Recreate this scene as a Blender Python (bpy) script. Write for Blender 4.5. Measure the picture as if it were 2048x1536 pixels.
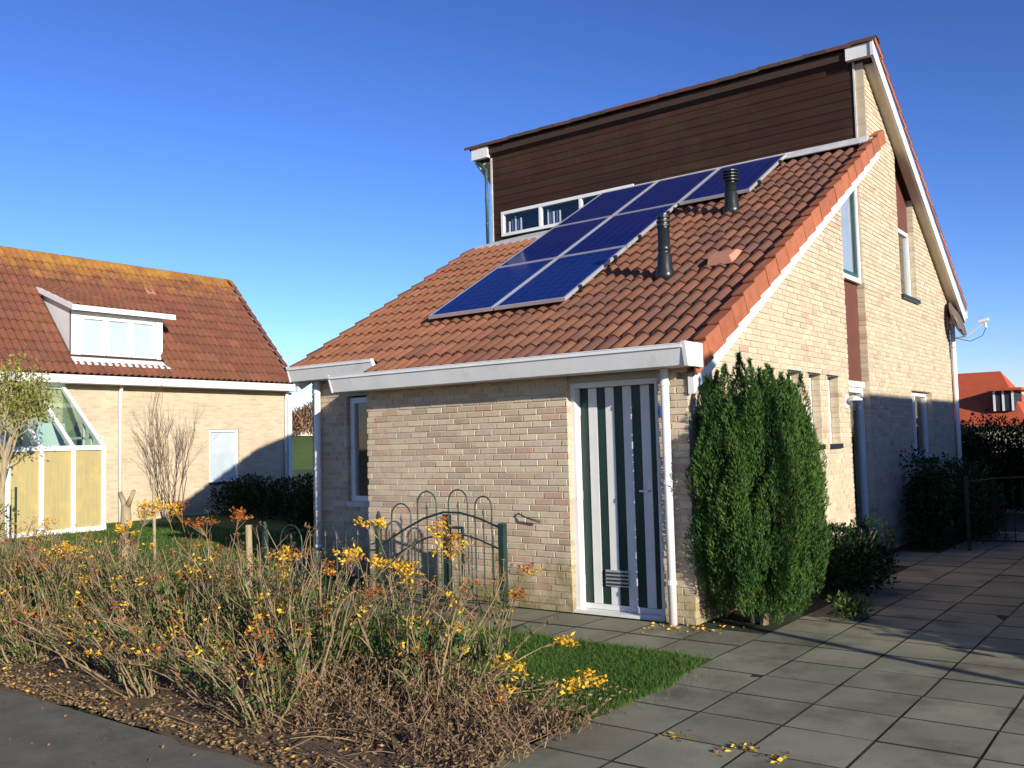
import bpy, math, random
import numpy as np
from mathutils import Vector, Matrix, Quaternion
random.seed(7)
RNG = np.random.default_rng(11)
SC = bpy.context.scene
COL = SC.collection
for o in list(bpy.data.objects):
    bpy.data.objects.remove(o)
R = math.radians

# ------------------------------------------------------------------ camera
F_PX = 1861.65
CAM = Vector((3.639, -7.390, 1.60))
YAW, PIT, ROL = R(-36.888), R(3.668), R(-1.515)
_f = Vector((math.sin(YAW) * math.cos(PIT), math.cos(YAW) * math.cos(PIT), math.sin(PIT)))
_r = Vector((math.cos(YAW), -math.sin(YAW), 0))
_u = _r.cross(_f)
_r2 = _r * math.cos(ROL) + _u * math.sin(ROL)
_u2 = -_r * math.sin(ROL) + _u * math.cos(ROL)
cd = bpy.data.cameras.new('camera')
cam = bpy.data.objects.new('camera', cd)
COL.objects.link(cam)
M = Matrix((_r2, _u2, -_f)).transposed().to_4x4()
M.translation = CAM
cam.matrix_world = M
cd.sensor_fit = 'HORIZONTAL'
cd.sensor_width = 36
cd.lens = F_PX / 2048 * 36
cd.clip_end = 3000
SC.camera = cam

# ------------------------------------------------------------------ sky, sun, exposure
SUN_EL, SUN_AZ = 14.5, 21.6          # azimuth: degrees from +X towards -Y
sd = Vector((math.cos(R(SUN_EL)) * math.cos(R(SUN_AZ)), -math.cos(R(SUN_EL)) * math.sin(R(SUN_AZ)), math.sin(R(SUN_EL))))
W = bpy.data.worlds.new('World')
SC.world = W
W.use_nodes = True
wn, wl = W.node_tree.nodes, W.node_tree.links
wn.clear()
sky = wn.new('ShaderNodeTexSky')
sky.sky_type = 'NISHITA'
sky.sun_disc = False
sky.sun_elevation = R(SUN_EL)
sky.sun_rotation = R(90 + SUN_AZ)
sky.altitude = 0
sky.air_density = 1.0
sky.dust_density = 0.0
sky.ozone_density = 6.0
hs = wn.new('ShaderNodeHueSaturation')
hs.inputs['Saturation'].default_value = 1.0
hs.inputs['Value'].default_value = 1.0
bg = wn.new('ShaderNodeBackground')
bg.inputs['Strength'].default_value = 0.105
wo = wn.new('ShaderNodeOutputWorld')
wl.new(sky.outputs[0], hs.inputs['Color'])
gm = wn.new('ShaderNodeGamma'); gm.inputs['Gamma'].default_value = 1.5
tn = wn.new('ShaderNodeMix'); tn.data_type = 'RGBA'; tn.blend_type = 'MULTIPLY'
tn.inputs['Factor'].default_value = 1.0; tn.inputs['B'].default_value = (1.04, 0.635, 0.60, 1)
wl.new(hs.outputs[0], gm.inputs['Color']); wl.new(gm.outputs[0], tn.inputs['A'])
wl.new(tn.outputs['Result'], bg.inputs['Color'])
wl.new(bg.outputs[0], wo.inputs['Surface'])
sl = bpy.data.lights.new('sun', 'SUN')
sl.energy = 5.0
sl.angle = R(0.5)
sl.color = (1.0, 0.93, 0.81)
so = bpy.data.objects.new('sun', sl)
COL.objects.link(so)
so.rotation_euler = sd.to_track_quat('Z', 'Y').to_euler()
so.location = (20, -8, 12)
SC.view_settings.view_transform = 'Standard'
SC.view_settings.look = 'None'
SC.view_settings.exposure = 0.5
SC.view_settings.gamma = 1.0
SC.view_settings.use_curve_mapping = False
SC.render.engine = 'CYCLES'


# ------------------------------------------------------------------ pixel helpers (directions only)
def ray(px, py):
    return _r2 * ((px - 1024) / F_PX) - _u2 * ((py - 768) / F_PX) + _f


def at(px, py, ax, v):
    d = ray(px, py)
    t = (v - CAM[ax]) / d[ax]
    return CAM + d * t


# ------------------------------------------------------------------ materials
def lin(*c):
    return tuple(((x / 255) / 12.92 if x / 255 <= 0.04045 else ((x / 255 + 0.055) / 1.055) ** 2.4) for x in c)


MATS = {}


def mat(name, c1, c2=None, scale=6.0, rough=0.8, bump=0.0, bscale=None, vary=0.0, hue=0.0, metallic=0.0, spec=0.3,
        stretch=None, detail=6.0, c3=None, s3=1.2, t3=(0.5, 0.7), coat=0.0, translucent=0.0, zmix=None):
    """noise-mixed principled; vary = value jitter per object / per island; c3 = blotches of another colour"""
    m = bpy.data.materials.new(name)
    m.use_nodes = True
    nt = m.node_tree
    N, L = nt.nodes, nt.links
    b = N['Principled BSDF']
    b.inputs['Roughness'].default_value = rough
    b.inputs['Metallic'].default_value = metallic
    b.inputs['Specular IOR Level'].default_value = spec
    if coat:
        b.inputs['Coat Weight'].default_value = coat
        b.inputs['Coat Roughness'].default_value = 0.05
    geo = N.new('ShaderNodeNewGeometry')
    src = geo.outputs['Position']
    if stretch:
        mp = N.new('ShaderNodeVectorMath'); mp.operation = 'MULTIPLY'
        mp.inputs[1].default_value = stretch
        L.new(src, mp.inputs[0]); src = mp.outputs[0]
    nz = N.new('ShaderNodeTexNoise')
    nz.inputs['Scale'].default_value = scale
    nz.inputs['Detail'].default_value = detail
    nz.inputs['Roughness'].default_value = 0.6
    L.new(src, nz.inputs['Vector'])
    rp = N.new('ShaderNodeMapRange')
    rp.inputs['From Min'].default_value = 0.3; rp.inputs['From Max'].default_value = 0.7
    L.new(nz.outputs['Fac'], rp.inputs['Value'])
    mx = N.new('ShaderNodeMix'); mx.data_type = 'RGBA'
    mx.inputs['A'].default_value = (*c1, 1); mx.inputs['B'].default_value = (*(c2 or c1), 1)
    L.new(rp.outputs[0], mx.inputs['Factor'])
    out = mx.outputs['Result']
    if c3:
        n3 = N.new('ShaderNodeTexNoise'); n3.inputs['Scale'].default_value = s3; n3.inputs['Detail'].default_value = 8
        n3.inputs['Roughness'].default_value = 0.65
        L.new(geo.outputs['Position'], n3.inputs['Vector'])
        fac = n3.outputs['Fac']
        if zmix:                                 # (z0, z1, gain): blotches grow towards z1 (lichen under a ridge, moss at a plinth)
            sx = N.new('ShaderNodeSeparateXYZ'); L.new(geo.outputs['Position'], sx.inputs[0])
            zr = N.new('ShaderNodeMapRange'); zr.inputs['From Min'].default_value = zmix[0]; zr.inputs['From Max'].default_value = zmix[1]
            zr.inputs['To Max'].default_value = zmix[2]
            L.new(sx.outputs['Z'], zr.inputs['Value'])
            ad = N.new('ShaderNodeMath'); ad.operation = 'ADD'
            L.new(fac, ad.inputs[0]); L.new(zr.outputs[0], ad.inputs[1]); fac = ad.outputs[0]
        r3 = N.new('ShaderNodeMapRange')
        r3.inputs['From Min'].default_value = t3[0]; r3.inputs['From Max'].default_value = t3[1]
        L.new(fac, r3.inputs['Value'])
        m3 = N.new('ShaderNodeMix'); m3.data_type = 'RGBA'
        m3.inputs['B'].default_value = (*c3, 1)
        L.new(r3.outputs[0], m3.inputs['Factor']); L.new(out, m3.inputs['A'])
        out = m3.outputs['Result']
    if vary or hue:
        oi = N.new('ShaderNodeObjectInfo')
        ad = N.new('ShaderNodeMath'); ad.operation = 'ADD'
        L.new(oi.outputs['Random'], ad.inputs[0]); L.new(geo.outputs['Random Per Island'], ad.inputs[1])
        fr = N.new('ShaderNodeMath'); fr.operation = 'FRACT'
        L.new(ad.outputs[0], fr.inputs[0])
        h = N.new('ShaderNodeHueSaturation')
        v = N.new('ShaderNodeMapRange')
        v.inputs['To Min'].default_value = 1 - vary; v.inputs['To Max'].default_value = 1 + vary
        L.new(fr.outputs[0], v.inputs['Value']); L.new(v.outputs[0], h.inputs['Value'])
        if hue:
            f2 = N.new('ShaderNodeMath'); f2.operation = 'MULTIPLY'; f2.inputs[1].default_value = 7.31
            L.new(fr.outputs[0], f2.inputs[0])
            f3 = N.new('ShaderNodeMath'); f3.operation = 'FRACT'; L.new(f2.outputs[0], f3.inputs[0])
            hv = N.new('ShaderNodeMapRange')
            hv.inputs['To Min'].default_value = 0.5 - hue; hv.inputs['To Max'].default_value = 0.5 + hue
            L.new(f3.outputs[0], hv.inputs['Value']); L.new(hv.outputs[0], h.inputs['Hue'])
        L.new(out, h.inputs['Color']); out = h.outputs['Color']
    L.new(out, b.inputs['Base Color'])
    if bump:
        nb = N.new('ShaderNodeTexNoise'); nb.inputs['Scale'].default_value = bscale or scale * 4
        nb.inputs['Detail'].default_value = 5
        L.new(src, nb.inputs['Vector'])
        bp = N.new('ShaderNodeBump'); bp.inputs['Strength'].default_value = bump; bp.inputs['Distance'].default_value = 0.01
        L.new(nb.outputs['Fac'], bp.inputs['Height']); L.new(bp.outputs[0], b.inputs['Normal'])
    if translucent:
        tr = N.new('ShaderNodeBsdfTranslucent'); L.new(out, tr.inputs['Color'])
        ms = N.new('ShaderNodeMixShader'); ms.inputs[0].default_value = translucent
        L.new(b.outputs[0], ms.inputs[1]); L.new(tr.outputs[0], ms.inputs[2])
        L.new(ms.outputs[0], N['Material Output'].inputs['Surface'])
    MATS[name] = m
    return m


def glass(name, tint, refl=0.06, rough=0.02, wob=0.0):
    m = bpy.data.materials.new(name); m.use_nodes = True
    N, L = m.node_tree.nodes, m.node_tree.links
    N.clear()
    lw = N.new('ShaderNodeLayerWeight'); lw.inputs['Blend'].default_value = 0.5
    fr = N.new('ShaderNodeMath'); fr.operation = 'POWER'; fr.inputs[1].default_value = 4.0
    L.new(lw.outputs['Facing'], fr.inputs[0])
    gl = N.new('ShaderNodeBsdfGlossy'); gl.inputs['Roughness'].default_value = rough
    if wob:
        nz = N.new('ShaderNodeTexNoise'); nz.inputs['Scale'].default_value = 1.5
        bp = N.new('ShaderNodeBump'); bp.inputs['Strength'].default_value = wob; bp.inputs['Distance'].default_value = 0.02
        L.new(nz.outputs['Fac'], bp.inputs['Height']); L.new(bp.outputs[0], gl.inputs['Normal'])
    tp = N.new('ShaderNodeBsdfTransparent'); tp.inputs['Color'].default_value = (*tint, 1)
    mx = N.new('ShaderNodeMixShader')
    ma = N.new('ShaderNodeMath'); ma.operation = 'MULTIPLY_ADD'; ma.inputs[1].default_value = 0.9; ma.inputs[2].default_value = refl
    ma.use_clamp = True
    L.new(fr.outputs[0], ma.inputs[0]); L.new(ma.outputs[0], mx.inputs[0])
    L.new(tp.outputs[0], mx.inputs[1]); L.new(gl.outputs[0], mx.inputs[2])
    o = N.new('ShaderNodeOutputMaterial'); L.new(mx.outputs[0], o.inputs['Surface'])
    MATS[name] = m
    return m


# bricks: yellow-cream Dutch brick with some reddish ones
MOSS = (0.20, 0.17, 0.05)
BK = [mat('brick_%d' % i, a, b_, 14, 0.9, 0.35, 70, vary=0.08, hue=0.006, c3=MOSS, s3=4, t3=(0.58, 0.95), zmix=(0.75, 0.0, 0.34))
      for i, (a, b_) in enumerate([((0.58, 0.47, 0.325), (0.50, 0.40, 0.275)), ((0.54, 0.44, 0.315), (0.44, 0.36, 0.26)),
                                   ((0.60, 0.50, 0.36), (0.53, 0.42, 0.29)), ((0.47, 0.37, 0.26), (0.40, 0.31, 0.22)),
                                   ((0.47, 0.31, 0.21), (0.51, 0.36, 0.25))])]
mortar = mat('mortar', (0.60, 0.51, 0.36), (0.52, 0.44, 0.31), 20, 0.95, 0.3, 90, c3=MOSS, s3=4, t3=(0.58, 0.95), zmix=(0.75, 0.0, 0.34))


def brick_far(name):
    m = bpy.data.materials.new(name); m.use_nodes = True
    N, L = m.node_tree.nodes, m.node_tree.links
    b = N['Principled BSDF']; b.inputs['Roughness'].default_value = 0.9
    geo = N.new('ShaderNodeNewGeometry')
    sx = N.new('ShaderNodeSeparateXYZ'); L.new(geo.outputs['Position'], sx.inputs[0])
    ad = N.new('ShaderNodeMath'); ad.operation = 'ADD'; L.new(sx.outputs['X'], ad.inputs[0]); L.new(sx.outputs['Y'], ad.inputs[1])
    cb = N.new('ShaderNodeCombineXYZ'); L.new(ad.outputs[0], cb.inputs[0]); L.new(sx.outputs['Z'], cb.inputs[1])
    br = N.new('ShaderNodeTexBrick')
    br.inputs['Scale'].default_value = 1.0
    br.inputs['Brick Width'].default_value = 0.222; br.inputs['Row Height'].default_value = 0.0625
    br.inputs['Mortar Size'].default_value = 0.006
    br.inputs['Color1'].default_value = (0.52, 0.42, 0.285, 1); br.inputs['Color2'].default_value = (0.40, 0.30, 0.20, 1)
    br.inputs['Mortar'].default_value = (0.52, 0.45, 0.33, 1)
    br.inputs['Bias'].default_value = -0.35
    L.new(cb.outputs[0], br.inputs['Vector'])
    nz = N.new('ShaderNodeTexNoise'); nz.inputs['Scale'].default_value = 1.7; nz.inputs['Detail'].default_value = 6
    L.new(geo.outputs['Position'], nz.inputs['Vector'])
    h = N.new('ShaderNodeHueSaturation'); mr = N.new('ShaderNodeMapRange')
    mr.inputs['To Min'].default_value = 0.78; mr.inputs['To Max'].default_value = 1.2
    L.new(nz.outputs['Fac'], mr.inputs['Value']); L.new(mr.outputs[0], h.inputs['Value'])
    L.new(br.outputs['Color'], h.inputs['Color']); L.new(h.outputs[0], b.inputs['Base Color'])
    bp = N.new('ShaderNodeBump'); bp.inputs['Strength'].default_value = 0.5; bp.inputs['Distance'].default_value = 0.008
    bp.invert = True
    L.new(br.outputs['Fac'], bp.inputs['Height']); L.new(bp.outputs[0], b.inputs['Normal'])
    MATS[name] = m
    return m


brickfar = brick_far('brick_far')
TILE = [mat('tile_%d' % i, a, b_, 9, 0.75, 0.25, 60, vary=0.10, hue=0.006, spec=0.2, c3=(0.105, 0.068, 0.046), s3=1.1, t3=(0.50, 0.85))
        for i, (a, b_) in enumerate([((0.190, 0.082, 0.050), (0.145, 0.064, 0.042)), ((0.175, 0.076, 0.048), (0.13, 0.060, 0.042)),
                                     ((0.210, 0.088, 0.050), (0.155, 0.068, 0.043)), ((0.155, 0.072, 0.050), (0.12, 0.058, 0.043))])]
TILEO = [mat('tile_bright_%d' % i, a, b_, 9, 0.75, 0.25, 60, vary=0.10, hue=0.006, spec=0.2, c3=(0.16, 0.075, 0.045), s3=1.8, t3=(0.52, 0.85))
         for i, (a, b_) in enumerate([((0.265, 0.108, 0.056), (0.205, 0.086, 0.049)), ((0.225, 0.094, 0.052), (0.175, 0.076, 0.046))])]
TILEL = [mat('tile_lichen_%d' % i, a, b_, 8, 0.85, 0.25, 50, vary=0.10, hue=0.006, spec=0.2, c3=(0.34, 0.17, 0.03), s3=2.6, t3=(0.68, 1.05), zmix=(5.6, 6.85, 0.52))
         for i, (a, b_) in enumerate([((0.20, 0.075, 0.04), (0.14, 0.055, 0.035)), ((0.17, 0.065, 0.038), (0.12, 0.05, 0.033))])]
terracotta = mat('terracotta', (0.40, 0.135, 0.062), (0.31, 0.10, 0.05), 8, 0.7, 0.2, 50, vary=0.12, c3=(0.20, 0.09, 0.05), s3=4, t3=(0.58, 0.8))
vent_pink = mat('vent_pink', (0.52, 0.24, 0.16), (0.45, 0.2, 0.13), 8, 0.6)
white = mat('white_paint', (0.78, 0.77, 0.74), (0.70, 0.69, 0.65), 3, 0.4, 0.05, 30, spec=0.4, c3=(0.5, 0.49, 0.43), s3=3, t3=(0.62, 0.85))
gutter_grey = mat('gutter_grey', (0.80, 0.80, 0.77), (0.70, 0.70, 0.67), 2.5, 0.45, 0.05, 20, spec=0.4, stretch=(1, 1, 0.35), c3=(0.45, 0.44, 0.38), s3=3, t3=(0.56, 0.85))
cream = mat('cream_board', (0.62, 0.56, 0.43), (0.55, 0.49, 0.37), 3, 0.6, 0.1, 30)
beige = mat('beige_panel', (0.42, 0.39, 0.30), (0.37, 0.34, 0.26), 4, 0.6)
wood_dark = mat('wood_dark', (0.054, 0.024, 0.012), (0.031, 0.014, 0.008), 3.0, 0.62, 0.3, 14, vary=0.14, hue=0.01, stretch=(0.35, 6, 9), spec=0.25,
                c3=(0.062, 0.036, 0.018), s3=0.8, t3=(0.55, 0.75))
brown_panel = mat('brown_panel', (0.155, 0.055, 0.035), (0.12, 0.042, 0.03), 3, 0.6, 0.05, 20)
black = mat('black_plastic', (0.012, 0.016, 0.014), (0.02, 0.022, 0.02), 10, 0.35, 0.05, 40, spec=0.45)
lead = mat('lead_flashing', (0.62, 0.61, 0.58), (0.42, 0.42, 0.40), 5, 0.55, 0.2, 20)
door_green = mat('door_green', (0.012, 0.035, 0.028), (0.016, 0.042, 0.033), 4, 0.35, 0.02, 20, spec=0.4)
door_white = mat('door_white', (0.70, 0.70, 0.66), (0.64, 0.64, 0.60), 3, 0.4, 0.02, 30)
alu = mat('aluminium', (0.72, 0.73, 0.75), (0.62, 0.63, 0.65), 6, 0.35, 0.0, metallic=0.6)
frame_teal = mat('frame_teal', (0.035, 0.085, 0.085), None, 4, 0.4)
metal_green = mat('metal_green', (0.018, 0.045, 0.035), (0.012, 0.03, 0.024), 14, 0.5, 0.15, 60, spec=0.4, c3=(0.10, 0.07, 0.045), s3=20, t3=(0.6, 0.8))
metal_black = mat('metal_black', (0.012, 0.012, 0.013), None, 10, 0.5)
room = mat('room_dark', (0.03, 0.035, 0.045), (0.02, 0.022, 0.03), 2, 0.9)
curtain = mat('curtain', (0.75, 0.75, 0.78), (0.62, 0.62, 0.66), 4, 0.9)
curtain_blue = mat('curtain_blue', (0.10, 0.16, 0.32), (0.06, 0.10, 0.22), 3, 0.9)
pale_backing = mat('backing_pale', (0.62, 0.66, 0.68), (0.54, 0.58, 0.60), 3, 0.8)
blind_yellow = mat('blind_yellow', (0.42, 0.35, 0.16), (0.33, 0.27, 0.12), 3, 0.85, stretch=(1, 9, 0.4), c3=(0.48, 0.36, 0.13), s3=3)
g_clear = glass('glass_clear', (0.94, 0.96, 0.97), wob=0.03)
g_green = glass('glass_green', (0.88, 0.96, 0.92), wob=0.03)
paver = mat('paver', (0.305, 0.285, 0.195), (0.205, 0.192, 0.132), 1.7, 0.92, 0.3, 140, vary=0.12, hue=0.008, detail=12,
            c3=(0.095, 0.092, 0.060), s3=1.3, t3=(0.50, 0.74), spec=0.12)
joint = mat('joint_soil', (0.040, 0.042, 0.020), (0.022, 0.024, 0.012), 12, 0.95, 0.4, 60)
asphalt = mat('asphalt', (0.185, 0.170, 0.125), (0.125, 0.116, 0.086), 5, 0.9, 0.7, 220, detail=10, c3=(0.10, 0.098, 0.09), s3=60, t3=(0.62, 0.72))
soil = mat('soil', (0.15, 0.10, 0.055), (0.07, 0.047, 0.027), 7, 0.95, 0.8, 60, c3=(0.20, 0.135, 0.07), s3=25, t3=(0.5, 0.7))
turf = mat('turf', (0.06, 0.115, 0.022), (0.040, 0.085, 0.018), 3, 0.95, 0.6, 80)
field = mat('field', (0.075, 0.12, 0.03), (0.055, 0.09, 0.025), 0.6, 0.95, 0.4, 20)
blade = mat('grass_blade', (0.085, 0.165, 0.024), (0.05, 0.115, 0.018), 4, 0.6, vary=0.40, hue=0.035, translucent=0.3, c3=(0.20, 0.19, 0.05), s3=4, t3=(0.56, 0.8))
stem_m = mat('stem', (0.31, 0.225, 0.115), (0.18, 0.13, 0.068), 10, 0.8, vary=0.35, hue=0.015)
stem_red = mat('stem_red', (0.20, 0.125, 0.068), (0.12, 0.075, 0.044), 10, 0.8, vary=0.3)
bark = mat('bark', (0.20, 0.155, 0.10), (0.10, 0.078, 0.052), 12, 0.9, 0.5, 40, c3=(0.26, 0.23, 0.11), s3=9)
bark_pale = mat('bark_pale', (0.42, 0.34, 0.20), (0.26, 0.19, 0.10), 9, 0.9, 0.5, 50, stretch=(3, 3, 0.7), c3=(0.30, 0.27, 0.10), s3=7)
LY = mat('leaf_yellow', (0.85, 0.55, 0.04), (0.75, 0.42, 0.035), 20, 0.6, vary=0.25, hue=0.02, translucent=0.3)
LO = mat('leaf_orange', (0.55, 0.20, 0.03), (0.42, 0.12, 0.025), 20, 0.6, vary=0.3, hue=0.02, translucent=0.3)
LR = mat('leaf_red', (0.30, 0.06, 0.035), (0.22, 0.045, 0.03), 20, 0.6, vary=0.3, translucent=0.25)
LG = mat('leaf_green', (0.10, 0.16, 0.035), (0.065, 0.11, 0.026), 20, 0.6, vary=0.4, hue=0.03, translucent=0.3)
LB = mat('leaf_brown', (0.22, 0.13, 0.058), (0.13, 0.078, 0.038), 20, 0.8, vary=0.4, hue=0.015)
LS = mat('leaf_straw', (0.29, 0.19, 0.085), (0.19, 0.12, 0.055), 20, 0.8, vary=0.35, hue=0.015)
LW = mat('leaf_willow', (0.36, 0.34, 0.07), (0.20, 0.23, 0.05), 12, 0.6, vary=0.4, hue=0.03, translucent=0.35)
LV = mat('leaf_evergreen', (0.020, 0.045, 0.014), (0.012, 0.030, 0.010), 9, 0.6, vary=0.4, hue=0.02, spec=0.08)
LT = mat('leaf_conifer', (0.098, 0.175, 0.036), (0.056, 0.120, 0.026), 6, 0.6, vary=0.35, hue=0.02, translucent=0.2, spec=0.15)
LT2 = mat('leaf_conifer_dark', (0.055, 0.120, 0.030), (0.034, 0.085, 0.020), 6, 0.6, vary=0.35, hue=0.02, translucent=0.12, spec=0.15)
LDK = mat('leaf_dry', (0.21, 0.135, 0.066), (0.13, 0.082, 0.042), 20, 0.85, vary=0.4, hue=0.02)
red_roof = mat('red_roof', (0.50, 0.095, 0.038), (0.40, 0.078, 0.032), 2, 0.8, 0.3, 10)


def panel_mat():
    m = bpy.data.materials.new('solar_cells'); m.use_nodes = True
    N, L = m.node_tree.nodes, m.node_tree.links
    b = N['Principled BSDF']
    b.inputs['Roughness'].default_value = 0.10; b.inputs['Specular IOR Level'].default_value = 0.22
    b.inputs['IOR'].default_value = 1.25
    tc = N.new('ShaderNodeTexCoord')
    br = N.new('ShaderNodeTexBrick')
    br.offset = 0.0
    br.inputs['Scale'].default_value = 1.0
    br.inputs['Brick Width'].default_value = 0.16; br.inputs['Row Height'].default_value = 0.16
    br.inputs['Mortar Size'].default_value = 0.004
    br.inputs['Color1'].default_value = (0.005, 0.017, 0.120, 1); br.inputs['Color2'].default_value = (0.006, 0.021, 0.140, 1)
    br.inputs['Mortar'].default_value = (0.035, 0.05, 0.15, 1)
    L.new(tc.outputs['Object'], br.inputs['Vector'])
    L.new(br.outputs['Color'], b.inputs['Base Color'])
    MATS['solar_cells'] = m
    return m


cells = panel_mat()


# ------------------------------------------------------------------ mesh helpers
class MB:
    def __init__(s):
        s.v, s.f, s.m = [], [], []

    def face(s, pts, mi=0):
        n = len(s.v)
        s.v += [tuple(p) for p in pts]
        s.f.append(tuple(range(n, n + len(pts)))); s.m.append(mi)

    def box(s, x0, x1, y0, y1, z0, z1, mi=0):
        n = len(s.v)
        s.v += [(x0, y0, z0), (x1, y0, z0), (x1, y1, z0), (x0, y1, z0), (x0, y0, z1), (x1, y0, z1), (x1, y1, z1), (x0, y1, z1)]
        for q in ((0, 3, 2, 1), (4, 5, 6, 7), (0, 1, 5, 4), (1, 2, 6, 5), (2, 3, 7, 6), (3, 0, 4, 7)):
            s.f.append(tuple(n + i for i in q)); s.m.append(mi)
        return s

    def prism(s, poly, vec, mi=0):
        n = len(s.v); k = len(poly); vec = Vector(vec)
        s.v += [tuple(Vector(p)) for p in poly] + [tuple(Vector(p) + vec) for p in poly]
        s.f.append(tuple(range(n + k - 1, n - 1, -1))); s.m.append(mi)
        s.f.append(tuple(range(n + k, n + 2 * k))); s.m.append(mi)
        for i in range(k):
            j = (i + 1) % k
            s.f.append((n + i, n + j, n + k + j, n + k + i)); s.m.append(mi)
        return s

    def tube(s, pts, rad, sides=6, mi=0, cap=True):
        pts = [Vector(p) for p in pts]
        if not hasattr(rad, '__len__'):
            rad = [rad] * len(pts)
        n0 = len(s.v)
        prev = None
        for i, p in enumerate(pts):
            t = (pts[min(i + 1, len(pts) - 1)] - pts[max(i - 1, 0)]).normalized()
            if prev is None:
                a = t.orthogonal().normalized()
            else:
                a = (prev - t * prev.dot(t))
                a = a.normalized() if a.length > 1e-6 else t.orthogonal().normalized()
            prev = a
            b = t.cross(a)
            for k in range(sides):
                an = 2 * math.pi * k / sides
                s.v.append(tuple(p + (a * math.cos(an) + b * math.sin(an)) * rad[i]))
        for i in range(len(pts) - 1):
            for k in range(sides):
                a0 = n0 + i * sides + k; a1 = n0 + i * sides + (k + 1) % sides
                s.f.append((a0, a1, a1 + sides, a0 + sides)); s.m.append(mi)
        if cap:
            s.f.append(tuple(n0 + k for k in range(sides - 1, -1, -1))); s.m.append(mi)
            e = n0 + (len(pts) - 1) * sides
            s.f.append(tuple(e + k for k in range(sides))); s.m.append(mi)
        return s

    def lathe(s, c, prof, sides=12, mi=0):
        n0 = len(s.v); c = Vector(c)
        for r_, z in prof:
            for k in range(sides):
                an = 2 * math.pi * k / sides
                s.v.append((c.x + r_ * math.cos(an), c.y + r_ * math.sin(an), c.z + z))
        for i in range(len(prof) - 1):
            for k in range(sides):
                a0 = n0 + i * sides + k; a1 = n0 + i * sides + (k + 1) % sides
                s.f.append((a0, a1, a1 + sides, a0 + sides)); s.m.append(mi)
        s.f.append(tuple(n0 + k for k in range(sides - 1, -1, -1))); s.m.append(mi)
        e = n0 + (len(prof) - 1) * sides
        s.f.append(tuple(e + k for k in range(sides))); s.m.append(mi)
        return s

    def mesh(s, name, mats, smooth=False):
        me = bpy.data.meshes.new(name)
        me.from_pydata(s.v, [], s.f)
        for m_ in (mats if isinstance(mats, (list, tuple)) else [mats]):
            me.materials.append(m_)
        if any(s.m):
            me.polygons.foreach_set('material_index', s.m)
        if smooth:
            me.polygons.foreach_set('use_smooth', [True] * len(s.f))
        me.update()
        return me

    def build(s, name, mats, parent=None, smooth=False, **tags):
        return link(name, s.mesh(name, mats, smooth), parent, **tags)


def link(name, me, parent=None, matrix=None, **tags):
    o = bpy.data.objects.new(name, me)
    COL.objects.link(o)
    if matrix is not None:
        o.matrix_basis = matrix
    if parent is not None:
        o.parent = parent
        r_ = parent
        while r_.parent is not None:
            r_ = r_.parent
        if parent.type == 'EMPTY':
            o.matrix_parent_inverse = Matrix.Translation(-parent.location)
    for k, v in tags.items():
        o[k] = v
    return o


def thing(name, label, category, loc=(0, 0, 0), group=None):
    o = bpy.data.objects.new(name, None)
    COL.objects.link(o)
    o.location = loc
    o.empty_display_size = 0.2
    o['label'] = label; o['category'] = category
    if group:
        o['group'] = group
    return o


def npmesh(name, V, Fc, mats, midx=None, smooth=False):
    """V (n,3) array, Fc (m,k) int array"""
    me = bpy.data.meshes.new(name)
    V = np.asarray(V, np.float32); Fc = np.asarray(Fc, np.int32)
    k = Fc.shape[1]
    me.vertices.add(len(V)); me.vertices.foreach_set('co', V.ravel())
    me.loops.add(Fc.size); me.loops.foreach_set('vertex_index', Fc.ravel())
    me.polygons.add(len(Fc))
    me.polygons.foreach_set('loop_start', np.arange(0, Fc.size, k, dtype=np.int32))
    for m_ in (mats if isinstance(mats, (list, tuple)) else [mats]):
        me.materials.append(m_)
    if midx is not None:
        me.polygons.foreach_set('material_index', np.asarray(midx, np.int32))
    if smooth:
        me.polygons.foreach_set('use_smooth', np.ones(len(Fc), bool))
    me.update(calc_edges=True)
    return me


def leaves(P, D, size, wid, jit=0.6, rng=RNG):
    """diamond leaves at P (n,3), pointing about D (n,3); returns V (4n,3), F (n,4)"""
    n = len(P)
    D = D + rng.normal(0, jit, (n, 3))
    D /= np.linalg.norm(D, axis=1, keepdims=True) + 1e-9
    Q = rng.normal(0, 1, (n, 3))
    S = np.cross(D, Q); S /= np.linalg.norm(S, axis=1, keepdims=True) + 1e-9
    L_ = (size * rng.uniform(0.6, 1.3, n))[:, None]; W_ = (wid * rng.uniform(0.7, 1.2, n))[:, None]
    N_ = np.cross(D, S)
    V = np.empty((n, 4, 3))
    V[:, 0] = P
    V[:, 1] = P + D * L_ * 0.5 + S * W_ * 0.5 + N_ * W_ * 0.15
    V[:, 2] = P + D * L_
    V[:, 3] = P + D * L_ * 0.5 - S * W_ * 0.5 + N_ * W_ * 0.15
    return V.reshape(-1, 3), np.arange(4 * n).reshape(n, 4)


# ================================================================== THE SETTING
def sheet(name, pts, z, m, thick=0.0, **t):
    b = MB()
    if thick:
        b.prism([(x, y, z - thick) for x, y in pts], (0, 0, thick))
    else:
        b.face([(x, y, z) for x, y in pts])
    return b.build(name, m, kind='structure', **t)


sheet('ground', [(-900, -500), (700, -500), (700, 1200), (-900, 1200)], -0.06, field)
sheet('street', [(-60, -30), (40, -30), (40, -4.27), (-60, -4.27)], -0.012, asphalt)
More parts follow.
